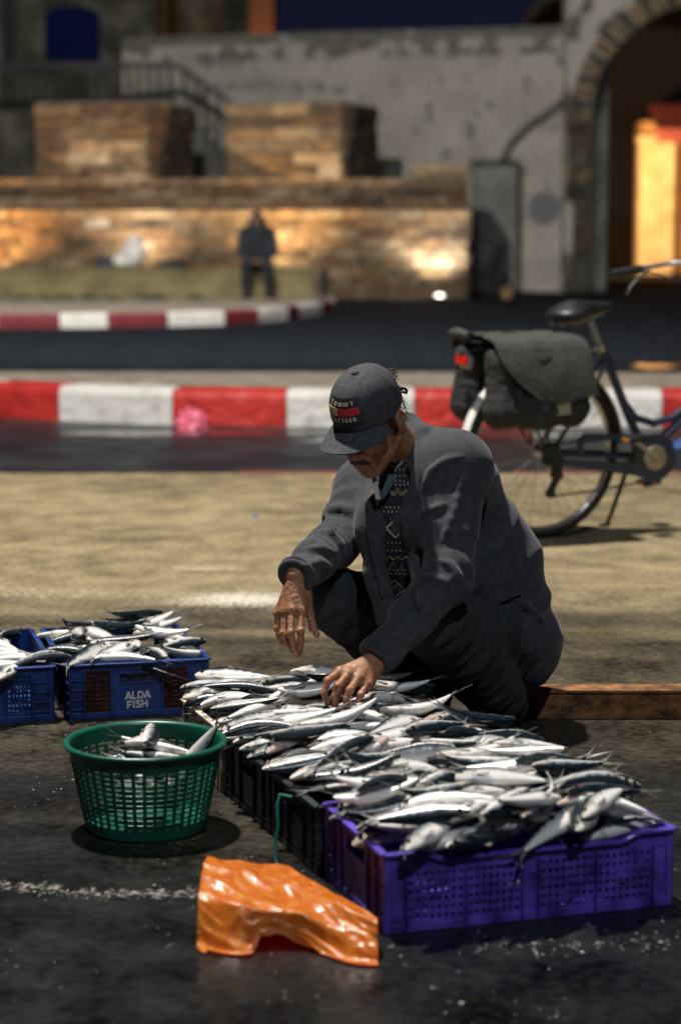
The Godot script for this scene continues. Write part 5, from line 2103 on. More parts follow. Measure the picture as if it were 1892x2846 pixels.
# finger joints: knuckle, two bends, tip
const RIGHT_HAND := {
	index = [Vector3(-0.098, 0.411, -5.39), Vector3(-0.1, 0.365, -5.36), Vector3(-0.099, 0.336, -5.365), Vector3(-0.102, 0.308, -5.38)],
	middle = [Vector3(-0.122, 0.414, -5.385), Vector3(-0.125, 0.361, -5.35), Vector3(-0.118, 0.328, -5.36), Vector3(-0.108, 0.298, -5.38)],
	ring = [Vector3(-0.14, 0.407, -5.395), Vector3(-0.144, 0.356, -5.37), Vector3(-0.134, 0.328, -5.38), Vector3(-0.124, 0.306, -5.395)],
	little = [Vector3(-0.156, 0.401, -5.415), Vector3(-0.16, 0.363, -5.405), Vector3(-0.156, 0.341, -5.41), Vector3(-0.15, 0.321, -5.42)],
	thumb = [Vector3(-0.091, 0.442, -5.43), Vector3(-0.078, 0.394, -5.43), Vector3(-0.07, 0.361, -5.42), Vector3(-0.06, 0.344, -5.415)]}
const LEFT_HAND := {
	index = [Vector3(-0.001, 0.287, -5.235), Vector3(-0.031, 0.272, -5.2), Vector3(-0.04, 0.243, -5.19), Vector3(-0.032, 0.214, -5.2)],
	middle = [Vector3(0.021, 0.284, -5.225), Vector3(-0.007, 0.262, -5.183), Vector3(-0.015, 0.236, -5.178), Vector3(-0.014, 0.209, -5.19)],
	ring = [Vector3(0.044, 0.274, -5.22), Vector3(0.023, 0.253, -5.178), Vector3(0.014, 0.231, -5.172), Vector3(0.013, 0.206, -5.183)],
	little = [Vector3(0.065, 0.259, -5.225), Vector3(0.049, 0.24, -5.187), Vector3(0.041, 0.221, -5.181), Vector3(0.037, 0.202, -5.192)],
	thumb = [Vector3(0.041, 0.282, -5.275), Vector3(0.002, 0.246, -5.262), Vector3(-0.01, 0.225, -5.245), Vector3(-0.012, 0.207, -5.23)]}

func hand_field(hand: Dictionary, wrist: Vector3, elbow: Vector3, palm_off: Vector3) -> Field:
	var f := Field.new()
	var back := (elbow - wrist).normalized()
	f.cap(wrist + back * 0.07, wrist, 0.029, 0.025, 0.02)
	for nm in ["index", "middle", "ring", "little"]:
		var j: Array = hand[nm]
		var r := 0.0088 if nm != "little" else 0.0076
		f.cap(wrist.lerp(j[0], 0.15) + palm_off, j[0] + palm_off * 0.6, 0.019, 0.0135, 0.016)
		f.cap(wrist.lerp(j[0], 0.3), j[0], 0.013, 0.0115, 0.012)  # tendons
		f.cap(j[0], j[1], r * 1.18, r * 1.08, 0.007)
		f.cap(j[1], j[2], r * 1.02, r * 0.95, 0.004)
		f.cap(j[2], j[3], r * 0.95, r * 0.8, 0.004)
		f.ball(j[1], Vector3.ONE * r * 1.16, Basis(), 0.005)
		f.ball(j[0], Vector3.ONE * 0.0128, Basis(), 0.007)
	var t: Array = hand.thumb
	f.cap(wrist.lerp(t[0], 0.5) + palm_off, t[0], 0.017, 0.016, 0.015)
	f.cap(t[0], t[1], 0.015, 0.0115, 0.012)
	f.cap(t[1], t[2], 0.0112, 0.0105, 0.005)
	f.cap(t[2], t[3], 0.0105, 0.0085, 0.005)
	return f

# runs from in front of the cloth straight back until it meets it
func drape(f: Field, x: float, y: float, z0: float) -> Vector3:
	var all := PackedInt32Array()
	for i in f.a.size():
		all.append(i)
	var p := Vector3(x, y, z0)
	for k in 60:
		var d := f.value(p, all)
		if d < 0.001 or p.z < z0 - 0.9:
			break
		p.z -= maxf(d * 0.7, 0.001)
	return p

# a strip of cloth laid over the field: rows of [x, y, half width], lifted a little
func strip(f: Field, rows: Array, lift: float, thick: float, mb: MB, across := Vector3.RIGHT, n := 5, z0 := -5.15) -> void:
	var pts := PackedVector3Array()
	var fine := []
	for k in rows.size() - 1:
		for s in 4:
			var u := s / 4.0
			fine.append([lerpf(rows[k][0], rows[k + 1][0], u), lerpf(rows[k][1], rows[k + 1][1], u), lerpf(rows[k][2], rows[k + 1][2], u)])
	fine.append(rows[-1])
	for r in fine:
		for i in n:
			var q := (i / float(n - 1) - 0.5) * 2.0
			var p := drape(f, r[0] + across.x * q * r[2], r[1] + across.y * q * r[2], z0)
			p.z += lift + 0.003 * (1.0 - q * q)
			pts.append(p)
	# smooth the depth so that the strip bridges small hollows
	var nr := fine.size()
	for it in 1:
		var c := pts.duplicate()
		for j in nr:
			for i in n:
				var sum := 0.0
				var w := 0.0
				for dj in [-1, 0, 1]:
					for di in [-1, 0, 1]:
						if j + dj >= 0 and j + dj < nr and i + di >= 0 and i + di < n:
							sum += c[(j + dj) * n + i + di].z
							w += 1.0
				pts[j * n + i].z = maxf(c[j * n + i].z, sum / w)
	# rows run downwards: reverse for outward normals
	var out := PackedVector3Array()
	for j in range(nr - 1, -1, -1):
		for i in n:
			out.append(pts[j * n + i])
	sheet(mb, out, n, nr, thick)

const HEAD := Vector3(0.074, 0.884, -5.5)

func head_frame() -> Transform3D:
	var hh := Vector3(-0.56, 0, 0.83).normalized()
	var ph := deg_to_rad(33.0)
	var hf := hh * cos(ph) - Vector3.UP * sin(ph)
	var hu := hh * sin(ph) + Vector3.UP * cos(ph)
	return Transform3D(Basis(Vector3.UP.cross(hh), hu, hf), HEAD)

func crown(th: float, h: float, lift := 0.0) -> Vector3:
	var rr := pow(maxf(0.0, 1.0 - pow(h, 3.0)), 1.0 / 2.2)
	var front := maxf(0.0, cos(th))
	var sx := 0.0905 + lift
	var sz := (0.106 if cos(th) < 0 else 0.117) + lift
	return Vector3(sin(th) * sx * rr, 0.022 + (0.122 + lift) * h + 0.006 * front * (1.0 - h), -0.012 + cos(th) * sz * rr)

func crown_n(th: float, h: float) -> Vector3:
	var e := 0.01
	return (crown(th + e, h) - crown(th - e, h)).cross(crown(th, minf(h + e, 0.999)) - crown(th, h - e)).normalized()

func cap_hat(t: Node3D, hm: Transform3D) -> void:
	var cloth := tex_mat(ramp_tex(61, 0.04, 4, [[0.2, L(0.028, 0.031, 0.036)], [0.8, L(0.06, 0.063, 0.069)]], 128), 0.9, 9.0, false, bump_tex(62, 0.12, 2, 4.0, 128), 0.15)
	var hat := Node3D.new()
	hat.name = "cap"
	t.add_child(hat)
	hat.transform = hm * Transform3D(Basis.from_scale(Vector3.ONE * 0.95), Vector3(0, 0.003, 0))
	var mb := MB.new()
	var na := 96
	var nh := 22
	var pts := PackedVector3Array()
	for j in nh:
		var h := pow(j / float(nh - 1), 0.8) * 0.999
		for i in na + 1:
			var th := TAU * i / na
			var p := crown(th, h)
			var seam := absf(fposmod(th * 6.0 / TAU + 0.5, 1.0) - 0.5) * TAU / 6.0 * 0.1
			var k := 1.0 - 0.022 * exp(-seam * seam / 0.0000045) - 0.008 * (1.0 - cos(TAU * fposmod(th * 6.0 / TAU, 1.0))) * 0.3
			pts.append(Vector3(p.x * k, p.y, p.z * k))
	sheet(mb, pts, na + 1, nh, 0.0)
	obj("crown", mb, cloth, hat)
	mb = MB.new()
	lathe(mb, [Vector2(0.0105, 0.0), Vector2(0.01, 0.004), Vector2(0.006, 0.0065), Vector2(0.0, 0.007)], 16, Transform3D(Basis(), Vector3(0, 0.1425, -0.012)))
	obj("button", mb, cloth, hat)
	# visor
	mb = MB.new()
	pts = PackedVector3Array()
	var nu := 29
	var nv := 9
	for j in nv:
		var v := j / float(nv - 1)
		for i in nu:
			var s := (i / float(nu - 1) - 0.5) * 2.0
			var base := crown(s * 1.1, 0.0, -0.001)
			var reach := 0.082 * sqrt(maxf(0.0, 1.0 - pow(absf(s), 3.2)))
			var p := base + Vector3(sin(s * 1.1) * 0.016 * v, 0.0, reach * v)
			p.y += 0.003 - 0.006 * v - 0.02 * s * s * (0.4 + v)
			pts.append(p)
	sheet(mb, pts, nu, nv, 0.0035)
	obj("visor", mb, cloth, hat)
	# badge on the front: dark patch, flag of cream and red, lettering above and below
	var patch := func(called: String, a0: float, a1: float, h0: float, h1: float, lift: float, m: Material) -> void:
		var q := MB.new()
		var pp := PackedVector3Array()
		for j in 7:
			for i in 13:
				pp.append(crown(lerpf(a0, a1, i / 12.0), lerpf(h0, h1, j / 6.0), lift))
		sheet(q, pp, 13, 7, 0.001)
		obj(called, q, m, hat)
	patch.call("badge", -0.63, 0.63, 0.28, 0.8, 0.0012, mat(L(0.012, 0.015, 0.028), 0.5))
	patch.call("flag_field", -0.61, -0.17, 0.47, 0.63, 0.0024, mat(L(0.55, 0.46, 0.27), 0.7))
	patch.call("flag_field", -0.17, 0.58, 0.47, 0.63, 0.0024, mat(L(0.5, 0.025, 0.035), 0.7))
	var sf := SystemFont.new()
	sf.font_names = PackedStringArray(["Droid Sans"])
	sf.font_weight = 600
	var tm_m := mat(L(0.62, 0.54, 0.36), 0.6)
	for ln in [["TOMMY", 0.71, -0.5, 0.38], ["HILFIGER", 0.385, -0.5, 0.38]]:
		var word: String = ln[0]
		for i in word.length():
			var th := lerpf(ln[2], ln[3], i / float(word.length() - 1))
			var tm := TextMesh.new()
			tm.text = word[i]
			tm.font = sf
			tm.font_size = 24
			tm.pixel_size = 0.0118 / 17.5
			tm.depth = 0.0006
			var o := node_of("lettering", tm, tm_m, hat)
			var nn := crown_n(th, ln[1])
			var tx := (crown(th + 0.02, ln[1]) - crown(th - 0.02, ln[1])).normalized()
			o.transform = Transform3D(Basis(tx, nn.cross(tx), nn), crown(th, ln[1], 0.0025))
	# strap loop at the back
	mb = MB.new()
	tube(mb, [Vector3(0.06, 0.024, -0.094), Vector3(0.076, 0.022, -0.092), Vector3(0.08, 0.03, -0.092), Vector3(0.072, 0.036, -0.094)], [0.004], 8)
	tube(mb, [Vector3(-0.05, 0.028, -0.107), Vector3(0.0, 0.03, -0.119), Vector3(0.06, 0.028, -0.1)], [0.006], 8)
	obj("strap", mb, M.blackplastic, hat)

func hair(t: Node3D, hm: Transform3D) -> void:
	var rg := RandomNumberGenerator.new()
	rg.seed = 8
	var mb := MB.new()
	for k in 620:
		var a := rg.randf_range(-1.0, 1.0)
		var tuft := k < 260
		var p := Vector3(sin(a * 1.5) * 0.078, rg.randf_range(-0.035, 0.025), -0.02 - cos(a * 1.5) * 0.088)
		var d := Vector3(rg.randfn(0, 0.25), -0.8, -0.4).normalized() * 0.02
		if tuft:
			p = Vector3(rg.randf_range(0.0, 0.045), rg.randf_range(0.05, 0.085), -0.104 + rg.randf() * 0.008)
			d = (Vector3(rg.randfn(0.1, 0.3), rg.randfn(-0.1, 0.4), -0.7)).normalized() * rg.randf_range(0.01, 0.02)
		var s := d.cross(Vector3(rg.randf() - 0.5, rg.randf() - 0.5, rg.randf() - 0.5)).normalized() * 0.0009
		mb.flat_tri(p - s, p + s, p + d)
	var sideburn := 0
	for sgn in [1.0, -1.0]:
		for k in 130:
			var p := Vector3(sgn * (0.0735 + rg.randf() * 0.003), rg.randf_range(-0.03, 0.03), rg.randf_range(-0.005, 0.022))
			var d := Vector3(rg.randfn(0, 0.1), -1, 0.2).normalized() * 0.012
			var s := Vector3(0, 0.2, 1).normalized() * 0.0012
			mb.flat_tri(p - s, p + s, p + d)
	var o := obj("hair", mb, mat(L(0.015, 0.014, 0.014), 0.6), t)
	o.transform = hm
	mb = MB.new()
	for k in 300:
		var x := rg.randf_range(-1.0, 1.0)
		var p := Vector3(x * 0.031, -0.056 - 0.007 * x * x + rg.randfn(0, 0.0028), 0.099 - 0.012 * x * x + rg.randf() * 0.004)
		var d := Vector3(x * 0.5, -1, 0.35).normalized() * 0.0095
		var s := Vector3(1, 0.3, 0).normalized() * 0.001
		mb.flat_tri(p - s, p + s, p + d)
	o = obj("moustache", mb, mat(L(0.11, 0.1, 0.095), 0.8), t)
	o.transform = hm

# a roll of cloth lying slantwise across a sleeve, on the side turned to the viewer and the light
func crease(f: Field, a: Vector3, b: Vector3, u: float, slant: float, r: float) -> void:
	var d := (b - a).normalized()
	var out := (Vector3(-0.25, 0.35, 0.9) - d * d.dot(Vector3(-0.25, 0.35, 0.9))).normalized()
	var sd := d.cross(out)
	var c := a.lerp(b, u)
	var prev := Vector3.ZERO
	for k in 6:
		var an := lerpf(-1.25, 1.15, k / 5.0)
		var p := c + (out * cos(an) + sd * sin(an)) * (r - 0.004) + d * (slant - 0.45) * an * 0.035
		if k:
			f.cap(prev, p, 0.008 * sin(PI * (k - 0.5) / 6.0) + 0.002, 0.008 * sin(PI * (k + 0.5) / 6.0) + 0.002, 0.018)
		prev = p

func fish_seller() -> void:
	var t := thing("person", "squatting man in dark jacket and cap sorting fish with one hand", "person", Vector3.ZERO)
	var hm := head_frame()
	var skin := tex_mat(ramp_tex(63, 0.03, 5, [[0.2, L(0.22, 0.088, 0.042)], [0.5, L(0.34, 0.15, 0.075)], [0.8, L(0.42, 0.21, 0.115)]]), 0.42, 7.0, false, bump_tex(64, 0.06, 4, 7.0), 0.5)
	skin.roughness = 0.47
	skin.subsurf_scatter_enabled = true
	skin.subsurf_scatter_strength = 0.15
	# ---- body: one skin, fine where it shows
	var body := MB.new()
	var f := Field.new()
	f.cap(J.T0, J.T1, 0.085, 0.085, 0.06)
	f.cap(J.T1, J.T2, 0.085, 0.08, 0.06)
	f.cap(J.CH, J.BE, 0.055, 0.06, 0.06)
	f.cap(J.T2, J.NB, 0.07, 0.056, 0.05)
	f.cap(J.NB, hm * Vector3(0, -0.03, -0.03), 0.054, 0.05, 0.04)
	f.cap(J.T2, J.LS, 0.06, 0.05, 0.04)
	f.cap(J.T2, J.RS, 0.06, 0.05, 0.04)
	f.cap(J.LS, J.LE, 0.048, 0.036, 0.03)
	f.cap(J.LE, J.LW, 0.036, 0.026, 0.02)
	f.cap(J.RS, J.RE, 0.048, 0.036, 0.03)
	f.cap(J.RE, J.RW, 0.036, 0.026, 0.02)
	f.cap(J.T0, J.LH, 0.09, 0.08, 0.05)
	f.cap(J.T0, J.RH, 0.09, 0.08, 0.05)
	f.cap(J.LH, J.LK, 0.075, 0.05, 0.03)
	f.cap(J.LK, J.LA, 0.048, 0.035, 0.03)
	f.cap(J.RH, J.RK, 0.075, 0.05, 0.03)
	f.cap(J.RK, J.RA, 0.048, 0.035, 0.03)
	mesh_field(f, 0.016, body)
	var hd := Field.new()
	var hb := hm.basis
	hd.ball(hm * Vector3(0, 0.032, -0.015), Vector3(0.074, 0.092, 0.095), hb, 0.02)
	hd.ball(hm * Vector3(0, -0.035, 0.028), Vector3(0.06, 0.085, 0.068), hb, 0.035)
	for s in [-1.0, 1.0]:
		hd.cap(hm * Vector3(s * 0.058, -0.05, -0.01), hm * Vector3(s * 0.022, -0.104, 0.062), 0.018, 0.016, 0.03)
		hd.ball(hm * Vector3(s * 0.041, -0.02, 0.066), Vector3(0.022, 0.018, 0.02), hb, 0.02)
		hd.ball(hm * Vector3(s * 0.031, 0.008, 0.081), Vector3(0.015, 0.011, 0.011), hb, 0.006)
		hd.ball(hm * Vector3(s * 0.0125, -0.035, 0.104), Vector3.ONE * 0.0095, hb, 0.008)
		# folds from the nose to the mouth corners
		hd.cap(hm * Vector3(s * 0.02, -0.034, 0.096), hm * Vector3(s * 0.034, -0.07, 0.078), 0.009, 0.01, 0.012)
		# ear
		hd.ball(hm * Vector3(s * 0.078, -0.008, -0.014), Vector3(0.009, 0.031, 0.019), hb * Basis(Vector3.UP, s * 0.45), 0.008)
		hd.cap(hm * Vector3(s * 0.084, 0.02, -0.02), hm * Vector3(s * 0.086, -0.004, -0.034), 0.0055, 0.005, 0.006)
		hd.cap(hm * Vector3(s * 0.086, -0.004, -0.034), hm * Vector3(s * 0.078, -0.036, -0.012), 0.005, 0.006, 0.006)
	hd.cap(hm * Vector3(0, 0.022, 0.088), hm * Vector3(0, -0.028, 0.114), 0.008, 0.0125, 0.014)
	hd.cap(hm * Vector3(-0.036, 0.02, 0.078), hm * Vector3(0.036, 0.02, 0.078), 0.012, 0.013, 0.02)
	hd.ball(hm * Vector3(0, -0.112, 0.072), Vector3(0.021, 0.016, 0.016), hb, 0.02)
	hd.cap(hm * Vector3(-0.02, -0.072, 0.09), hm * Vector3(0.02, -0.072, 0.09), 0.0075, 0.0075, 0.006)
	hd.cap(hm * Vector3(-0.017, -0.084, 0.088), hm * Vector3(0.017, -0.084, 0.088), 0.008, 0.008, 0.006)
	hd.cap(hm * Vector3(0, -0.04, -0.03), (J.NB as Vector3).lerp(hm * Vector3(0, -0.03, -0.03), 0.35), 0.052, 0.054, 0.03)
	mesh_field(hd, 0.0042, body)
	mesh_field(hand_field(RIGHT_HAND, J.RW, J.RE, Vector3(0.004, -0.004, -0.012)), 0.0034, body)
	mesh_field(hand_field(LEFT_HAND, J.LW, J.LE, Vector3(0.004, -0.012, -0.006)), 0.0034, body)
	obj("body", body, skin, t)
	print("  body ", Time.get_ticks_msec())
	hair(t, hm)
	cap_hat(t, hm)
	# ---- trousers
	var weave := bump_tex(65, 0.2, 2, 5.0, 128)
	var dark := tex_mat(ramp_tex(66, 0.04, 4, [[0.2, L(0.015, 0.0185, 0.021)], [0.8, L(0.03, 0.034, 0.037)]], 128), 0.92, 5.0, false, weave, 0.07)
	var fold := noise(71, 1.0, 2)
	f = Field.new()
	f.folds = fold
	f.cap(J.T0, J.LH, 0.11, 0.115, 0.06)
	f.cap(J.T0, J.RH, 0.1, 0.11, 0.06)
	f.cap(J.LH, J.LK, 0.112, 0.082, 0.05, 0.006, 0.8)
	f.cap(J.LK, (J.LK as Vector3).lerp(J.LA, 0.85), 0.08, 0.07, 0.03, 0.006, 0.9)
	f.cap((J.LK as Vector3).lerp(J.LA, 0.3) + Vector3(0.035, -0.01, -0.02), (J.LK as Vector3).lerp(J.LA, 0.95) + Vector3(0.012, 0, -0.01), 0.075, 0.062, 0.04, 0.006, 0.9)
	f.cap(J.RH, J.RK, 0.105, 0.08, 0.05, 0.006, 0.8)
	f.cap(J.RK, J.RA, 0.078, 0.066, 0.03, 0.006, 0.9)
	var mb := MB.new()
	mesh_field(f, 0.0095, mb)
	obj("trousers", mb, dark, t)
	print("  trousers ", Time.get_ticks_msec())
	# ---- jacket
	var wool := tex_mat(ramp_tex(67, 0.05, 4, [[0.2, L(0.02, 0.0235, 0.032)], [0.5, L(0.031, 0.034, 0.043)], [0.8, L(0.047, 0.049, 0.057)]], 128), 0.92, 4.0, false, weave, 0.06)
	wool.rim_enabled = true
	wool.rim = 0.25
	f = Field.new()
	f.folds = noise(73, 1.0, 2)
	f.cap(J.T0, J.T1, 0.122, 0.135, 0.06, 0.012, 0.25)
	f.cap(J.T1, J.T2, 0.135, 0.118, 0.06, 0.01, 0.25)
	f.cap((J.T1 as Vector3) + Vector3(-0.06, -0.02, 0.1), (J.T0 as Vector3) + Vector3(-0.02, 0.03, 0.12), 0.1, 0.07, 0.06, 0.006, 0.6)
	f.cap((J.T0 as Vector3) + Vector3(0.01, -0.02, 0.05), (J.T0 as Vector3) + Vector3(0.035, -0.06, 0.06), 0.09, 0.055, 0.05, 0.005, 0.7)
	f.cap((J.CH as Vector3) + Vector3(0.01, 0, 0), (J.CH as Vector3).lerp(J.BE, 0.9), 0.09, 0.1, 0.06)
	f.cap(J.T2, J.LS, 0.118, 0.08, 0.08)
	f.cap(J.T2, J.RS, 0.105, 0.08, 0.05)
	f.cap(J.LS, J.CH, 0.075, 0.08, 0.05)
	f.cap(J.RS, J.CH, 0.075, 0.075, 0.05)
	f.cap(J.LS, (J.LS as Vector3).lerp(J.LE, 0.5), 0.076, 0.067, 0.07, 0.004, 0.3)
	f.cap((J.LS as Vector3).lerp(J.LE, 0.45), J.LE, 0.067, 0.061, 0.03, 0.006, 0.42)
	f.cap(J.LE, (J.LE as Vector3).lerp(J.LW, 0.97), 0.062, 0.048, 0.02, 0.007, 0.5)
	f.cap(J.RS, J.RE, 0.074, 0.058, 0.03, 0.008, 0.5)
	f.cap(J.RE, (J.RE as Vector3).lerp(J.RW, 0.95), 0.059, 0.046, 0.02, 0.008, 0.55)
	# creases across the sleeves
	for c in [[J.LE, J.LW, 0.34, 0.1, 0.056], [J.RS, J.RE, 0.7, 0.3, 0.062], [J.RE, J.RW, 0.3, 0.6, 0.056], [J.RE, J.RW, 0.55, 0.3, 0.051]]:
		crease(f, c[0], c[1], c[2], c[3], c[4])
	# front panels hanging over the lap
	f.cap(Vector3(0.1, 0.62, -5.57), Vector3(0.102, 0.48, -5.53), 0.045, 0.036, 0.04, 0.004, 0.6)
	f.cap(Vector3(0.102, 0.48, -5.53), Vector3(0.125, 0.37, -5.5), 0.036, 0.034, 0.03, 0.004, 0.6)
	# the hunched shoulder and the collar standing round the neck
	f.cap(Vector3(0.205, 0.785, -5.67), Vector3(0.29, 0.752, -5.6), 0.072, 0.078, 0.06)
	f.cap((J.NB as Vector3) + Vector3(0.045, 0.06, 0.045), (J.NB as Vector3) + Vector3(0.01, 0.085, -0.035), 0.022, 0.022, 0.02)
	f.cap((J.NB as Vector3) + Vector3(0.01, 0.085, -0.035), (J.NB as Vector3) + Vector3(-0.06, 0.05, -0.02), 0.022, 0.022, 0.02)
	f.cap((J.NB as Vector3) + Vector3(0.045, 0.06, 0.045), (J.NB as Vector3) + Vector3(0.025, -0.06, 0.115), 0.022, 0.022, 0.02)
	f.cap((J.NB as Vector3) + Vector3(-0.06, 0.05, -0.02), (J.NB as Vector3) + Vector3(-0.065, -0.06, 0.06), 0.022, 0.02, 0.02)
	# sharp folds at the elbows, sleeve head and pocket: cords of cloth laid on the surface
	var lines := []
	for poly in [
		[Vector2(0.249, 0.543), Vector2(0.275, 0.533), Vector2(0.293, 0.507), Vector2(0.278, 0.498)],
		[Vector2(0.186, 0.494), Vector2(0.224, 0.503), Vector2(0.260, 0.491), Vector2(0.280, 0.463)],
		[Vector2(0.193, 0.639), Vector2(0.233, 0.658), Vector2(0.264, 0.673)],
		[Vector2(0.114, 0.392), Vector2(0.158, 0.406), Vector2(0.191, 0.382)],
		[Vector2(-0.047, 0.618), Vector2(-0.020, 0.599), Vector2(-0.026, 0.584)],
		[Vector2(-0.095, 0.552), Vector2(-0.049, 0.556), Vector2(-0.015, 0.542)],
		[Vector2(-0.107, 0.523), Vector2(-0.054, 0.525), Vector2(-0.020, 0.506)],
		[Vector2(0.310, 0.793), Vector2(0.265, 0.780), Vector2(0.229, 0.751), Vector2(0.212, 0.709)],
		[Vector2(0.446, 0.400), Vector2(0.493, 0.364), Vector2(0.555, 0.305)],
		[Vector2(0.309, 0.739), Vector2(0.289, 0.662), Vector2(0.259, 0.585)],
		[Vector2(0.107, 0.361), Vector2(0.137, 0.372), Vector2(0.168, 0.356)]]:
		var pts3 := []
		for q in poly.size() - 1:
			for s in 3:
				var xy: Vector2 = (poly[q] as Vector2).lerp(poly[q + 1], s / 3.0)
				pts3.append(drape(f, xy.x, xy.y, -5.1))
		pts3.append(drape(f, poly[-1].x, poly[-1].y, -5.1))
		lines.append(pts3)
	for pts3 in lines:
		for q in pts3.size() - 1:
			if (pts3[q] as Vector3).distance_to(pts3[q + 1]) < 0.06:
				var w0 := 0.0075 * sin(PI * (q + 0.3) / (pts3.size() - 0.4)) + 0.001
				f.cap(pts3[q], pts3[q + 1], w0, w0, 0.011)
	# open sleeve ends
	for e in [[J.LE, J.LW], [J.RE, J.RW]]:
		var dd: Vector3 = ((e[1] as Vector3) - (e[0] as Vector3)).normalized()
		f.cut((e[1] as Vector3) + dd * 0.062, (e[1] as Vector3) + dd * 0.12, 0.062)
	# opening where the jersey shows
	var vz := -5.455
	f.cut(Vector3(0.108, 0.66, vz), Vector3(0.128, 0.585, vz + 0.01), 0.045)
	f.cut(Vector3(0.128, 0.585, vz + 0.005), Vector3(0.15, 0.5, -5.495), 0.046)
	f.cut(Vector3(0.15, 0.5, -5.495), Vector3(0.172, 0.43, -5.53), 0.044)
	f.cut((J.NB as Vector3) + Vector3(-0.01, -0.03, 0.07), (J.NB as Vector3) + Vector3(-0.045, -0.1, 0.17), 0.035)
	mb = MB.new()
	mesh_field(f, 0.0085, mb)
	var jk := obj("jacket", mb, wool, t)
	print("  jacket ", Time.get_ticks_msec())
	# lapels and pocket flap laid on it
	mb = MB.new()
	strip(f, [[0.178, 0.775, 0.012], [0.176, 0.73, 0.024], [0.172, 0.68, 0.028], [0.18, 0.6, 0.022], [0.187, 0.52, 0.015], [0.193, 0.43, 0.003]], 0.002, 0.004, mb)
	obj("lapel", mb, wool, jk)
	mb = MB.new()
	strip(f, [[0.078, 0.7, 0.008], [0.08, 0.665, 0.018], [0.084, 0.6, 0.016], [0.092, 0.53, 0.011], [0.108, 0.43, 0.003]], 0.002, 0.004, mb)
	obj("lapel", mb, wool, jk)
	mb = MB.new()
	strip(f, [[0.46, 0.425, 0.028], [0.455, 0.405, 0.03], [0.452, 0.39, 0.03]], 0.004, 0.004, mb, Vector3(1, 0.25, 0))
	obj("pocket_flap", mb, wool, jk)
	# cuffs
	for e in [[J.LE, J.LW, 0.046], [J.RE, J.RW, 0.046]]:
		mb = MB.new()
		var d: Vector3 = ((e[1] as Vector3) - (e[0] as Vector3)).normalized()
		var x := d.cross(Vector3.UP).normalized()
		var c: Vector3 = (e[1] as Vector3) - d * 0.006
		var pts := []
		var rs := []
		tube(mb, ring_pts(c, x, d.cross(x), e[2], 30), [0.0055], 8, false)
		obj("cuff", mb, wool, jk)
	# ---- jersey
	f = Field.new()
	f.cap(J.CH, J.BE, 0.086, 0.095, 0.05)
	f.cap((J.CH as Vector3) + Vector3(0.01, 0.05, 0), J.NB, 0.07, 0.06, 0.05)
	mb = MB.new()
	mesh_field(f, 0.011, mb)
	obj("jersey", mb, jersey_mat(), t)
	# ---- shirt collar
	mb = MB.new()
	var sc := [Vector3(0.147, 0.765, -5.535), Vector3(0.128, 0.74, -5.505), Vector3(0.11, 0.7, -5.475), Vector3(0.104, 0.685, -5.47)]
	var cp := PackedVector3Array()
	for k in [3, 2, 1]:
		var p: Vector3 = sc[k]
		for i in 4:
			cp.append(p + Vector3(-0.004 + i * 0.0075 * (1.15 - k * 0.3), 0.004 - i * 0.003, 0.004 * sin(i * 1.2) - 0.01))
	sheet(mb, cp, 4, 3, 0.003)
	var teal := obj("shirt_collar", mb, tex_mat(ramp_tex(68, 0.2, 2, [[0.3, L(0.02, 0.055, 0.055)], [0.7, L(0.09, 0.13, 0.13)]], 128), 0.85, 12.0), t)
	mb = MB.new()
	cp = PackedVector3Array()
	for q in [Vector3(0.094, 0.683, -5.473), Vector3(0.088, 0.715, -5.492), Vector3(0.083, 0.735, -5.51)]:
		for i in 3:
			cp.append(q + Vector3(-0.004 + i * 0.006, 0.0, 0.002 * i))
	sheet(mb, cp, 3, 3, 0.003)
	obj("shirt_collar", mb, mat(L(0.4, 0.4, 0.37), 0.85), t)
	# ---- shoes
	for e in [[Vector3(0.455, 0, -5.79), Vector3(0.335, 0, -5.6)], [Vector3(0.26, 0, -5.885), Vector3(0.185, 0, -5.71)]]:
		f = Field.new()
		var hl: Vector3 = e[0]
		var to: Vector3 = e[1]
		f.cap(hl + Vector3(0, 0.05, 0), hl + Vector3(0, 0.1, 0), 0.04, 0.042, 0.02)
		f.cap(hl + Vector3(0, 0.038, 0), to + Vector3(0, 0.034, 0), 0.036, 0.03, 0.02)
		f.cap(hl + Vector3(0, 0.075, 0), hl.lerp(to, 0.55) + Vector3(0, 0.05, 0), 0.036, 0.034, 0.03)
		mb = MB.new()
		mesh_field(f, 0.009, mb)
		for i in mb.v.size():
			mb.v[i].y = maxf(mb.v[i].y, 0.012)
		var sh := obj("shoe", mb, M.blackplastic, t)
		mb = MB.new()
		var ax := (to - hl).normalized()
		var sd := ax.cross(Vector3.UP)
		var q := PackedVector2Array()
		for i in 24:
			var a := TAU * i / 24
			var w := 0.042 if cos(a) > 0 else 0.038
			q.append(Vector2(cos(a) * 0.15 , sin(a) * w))
		prism(mb, q, 0.014, Transform3D(Basis(ax, sd, Vector3.UP), hl.lerp(to, 0.5) + Vector3(0, 0.008, 0)))
		obj("sole", mb, M.rubber, sh)
	mb = MB.new()
	box(mb, Vector3(0.418, 0.062, -5.705), Vector3(0.05, 0.016, 0.006), 0.002, Basis(Vector3.UP, 0.5) * Basis(Vector3.BACK, -0.35))
	obj("shoe_stripe", mb, mat(L(0.02, 0.08, 0.4), 0.5), t)

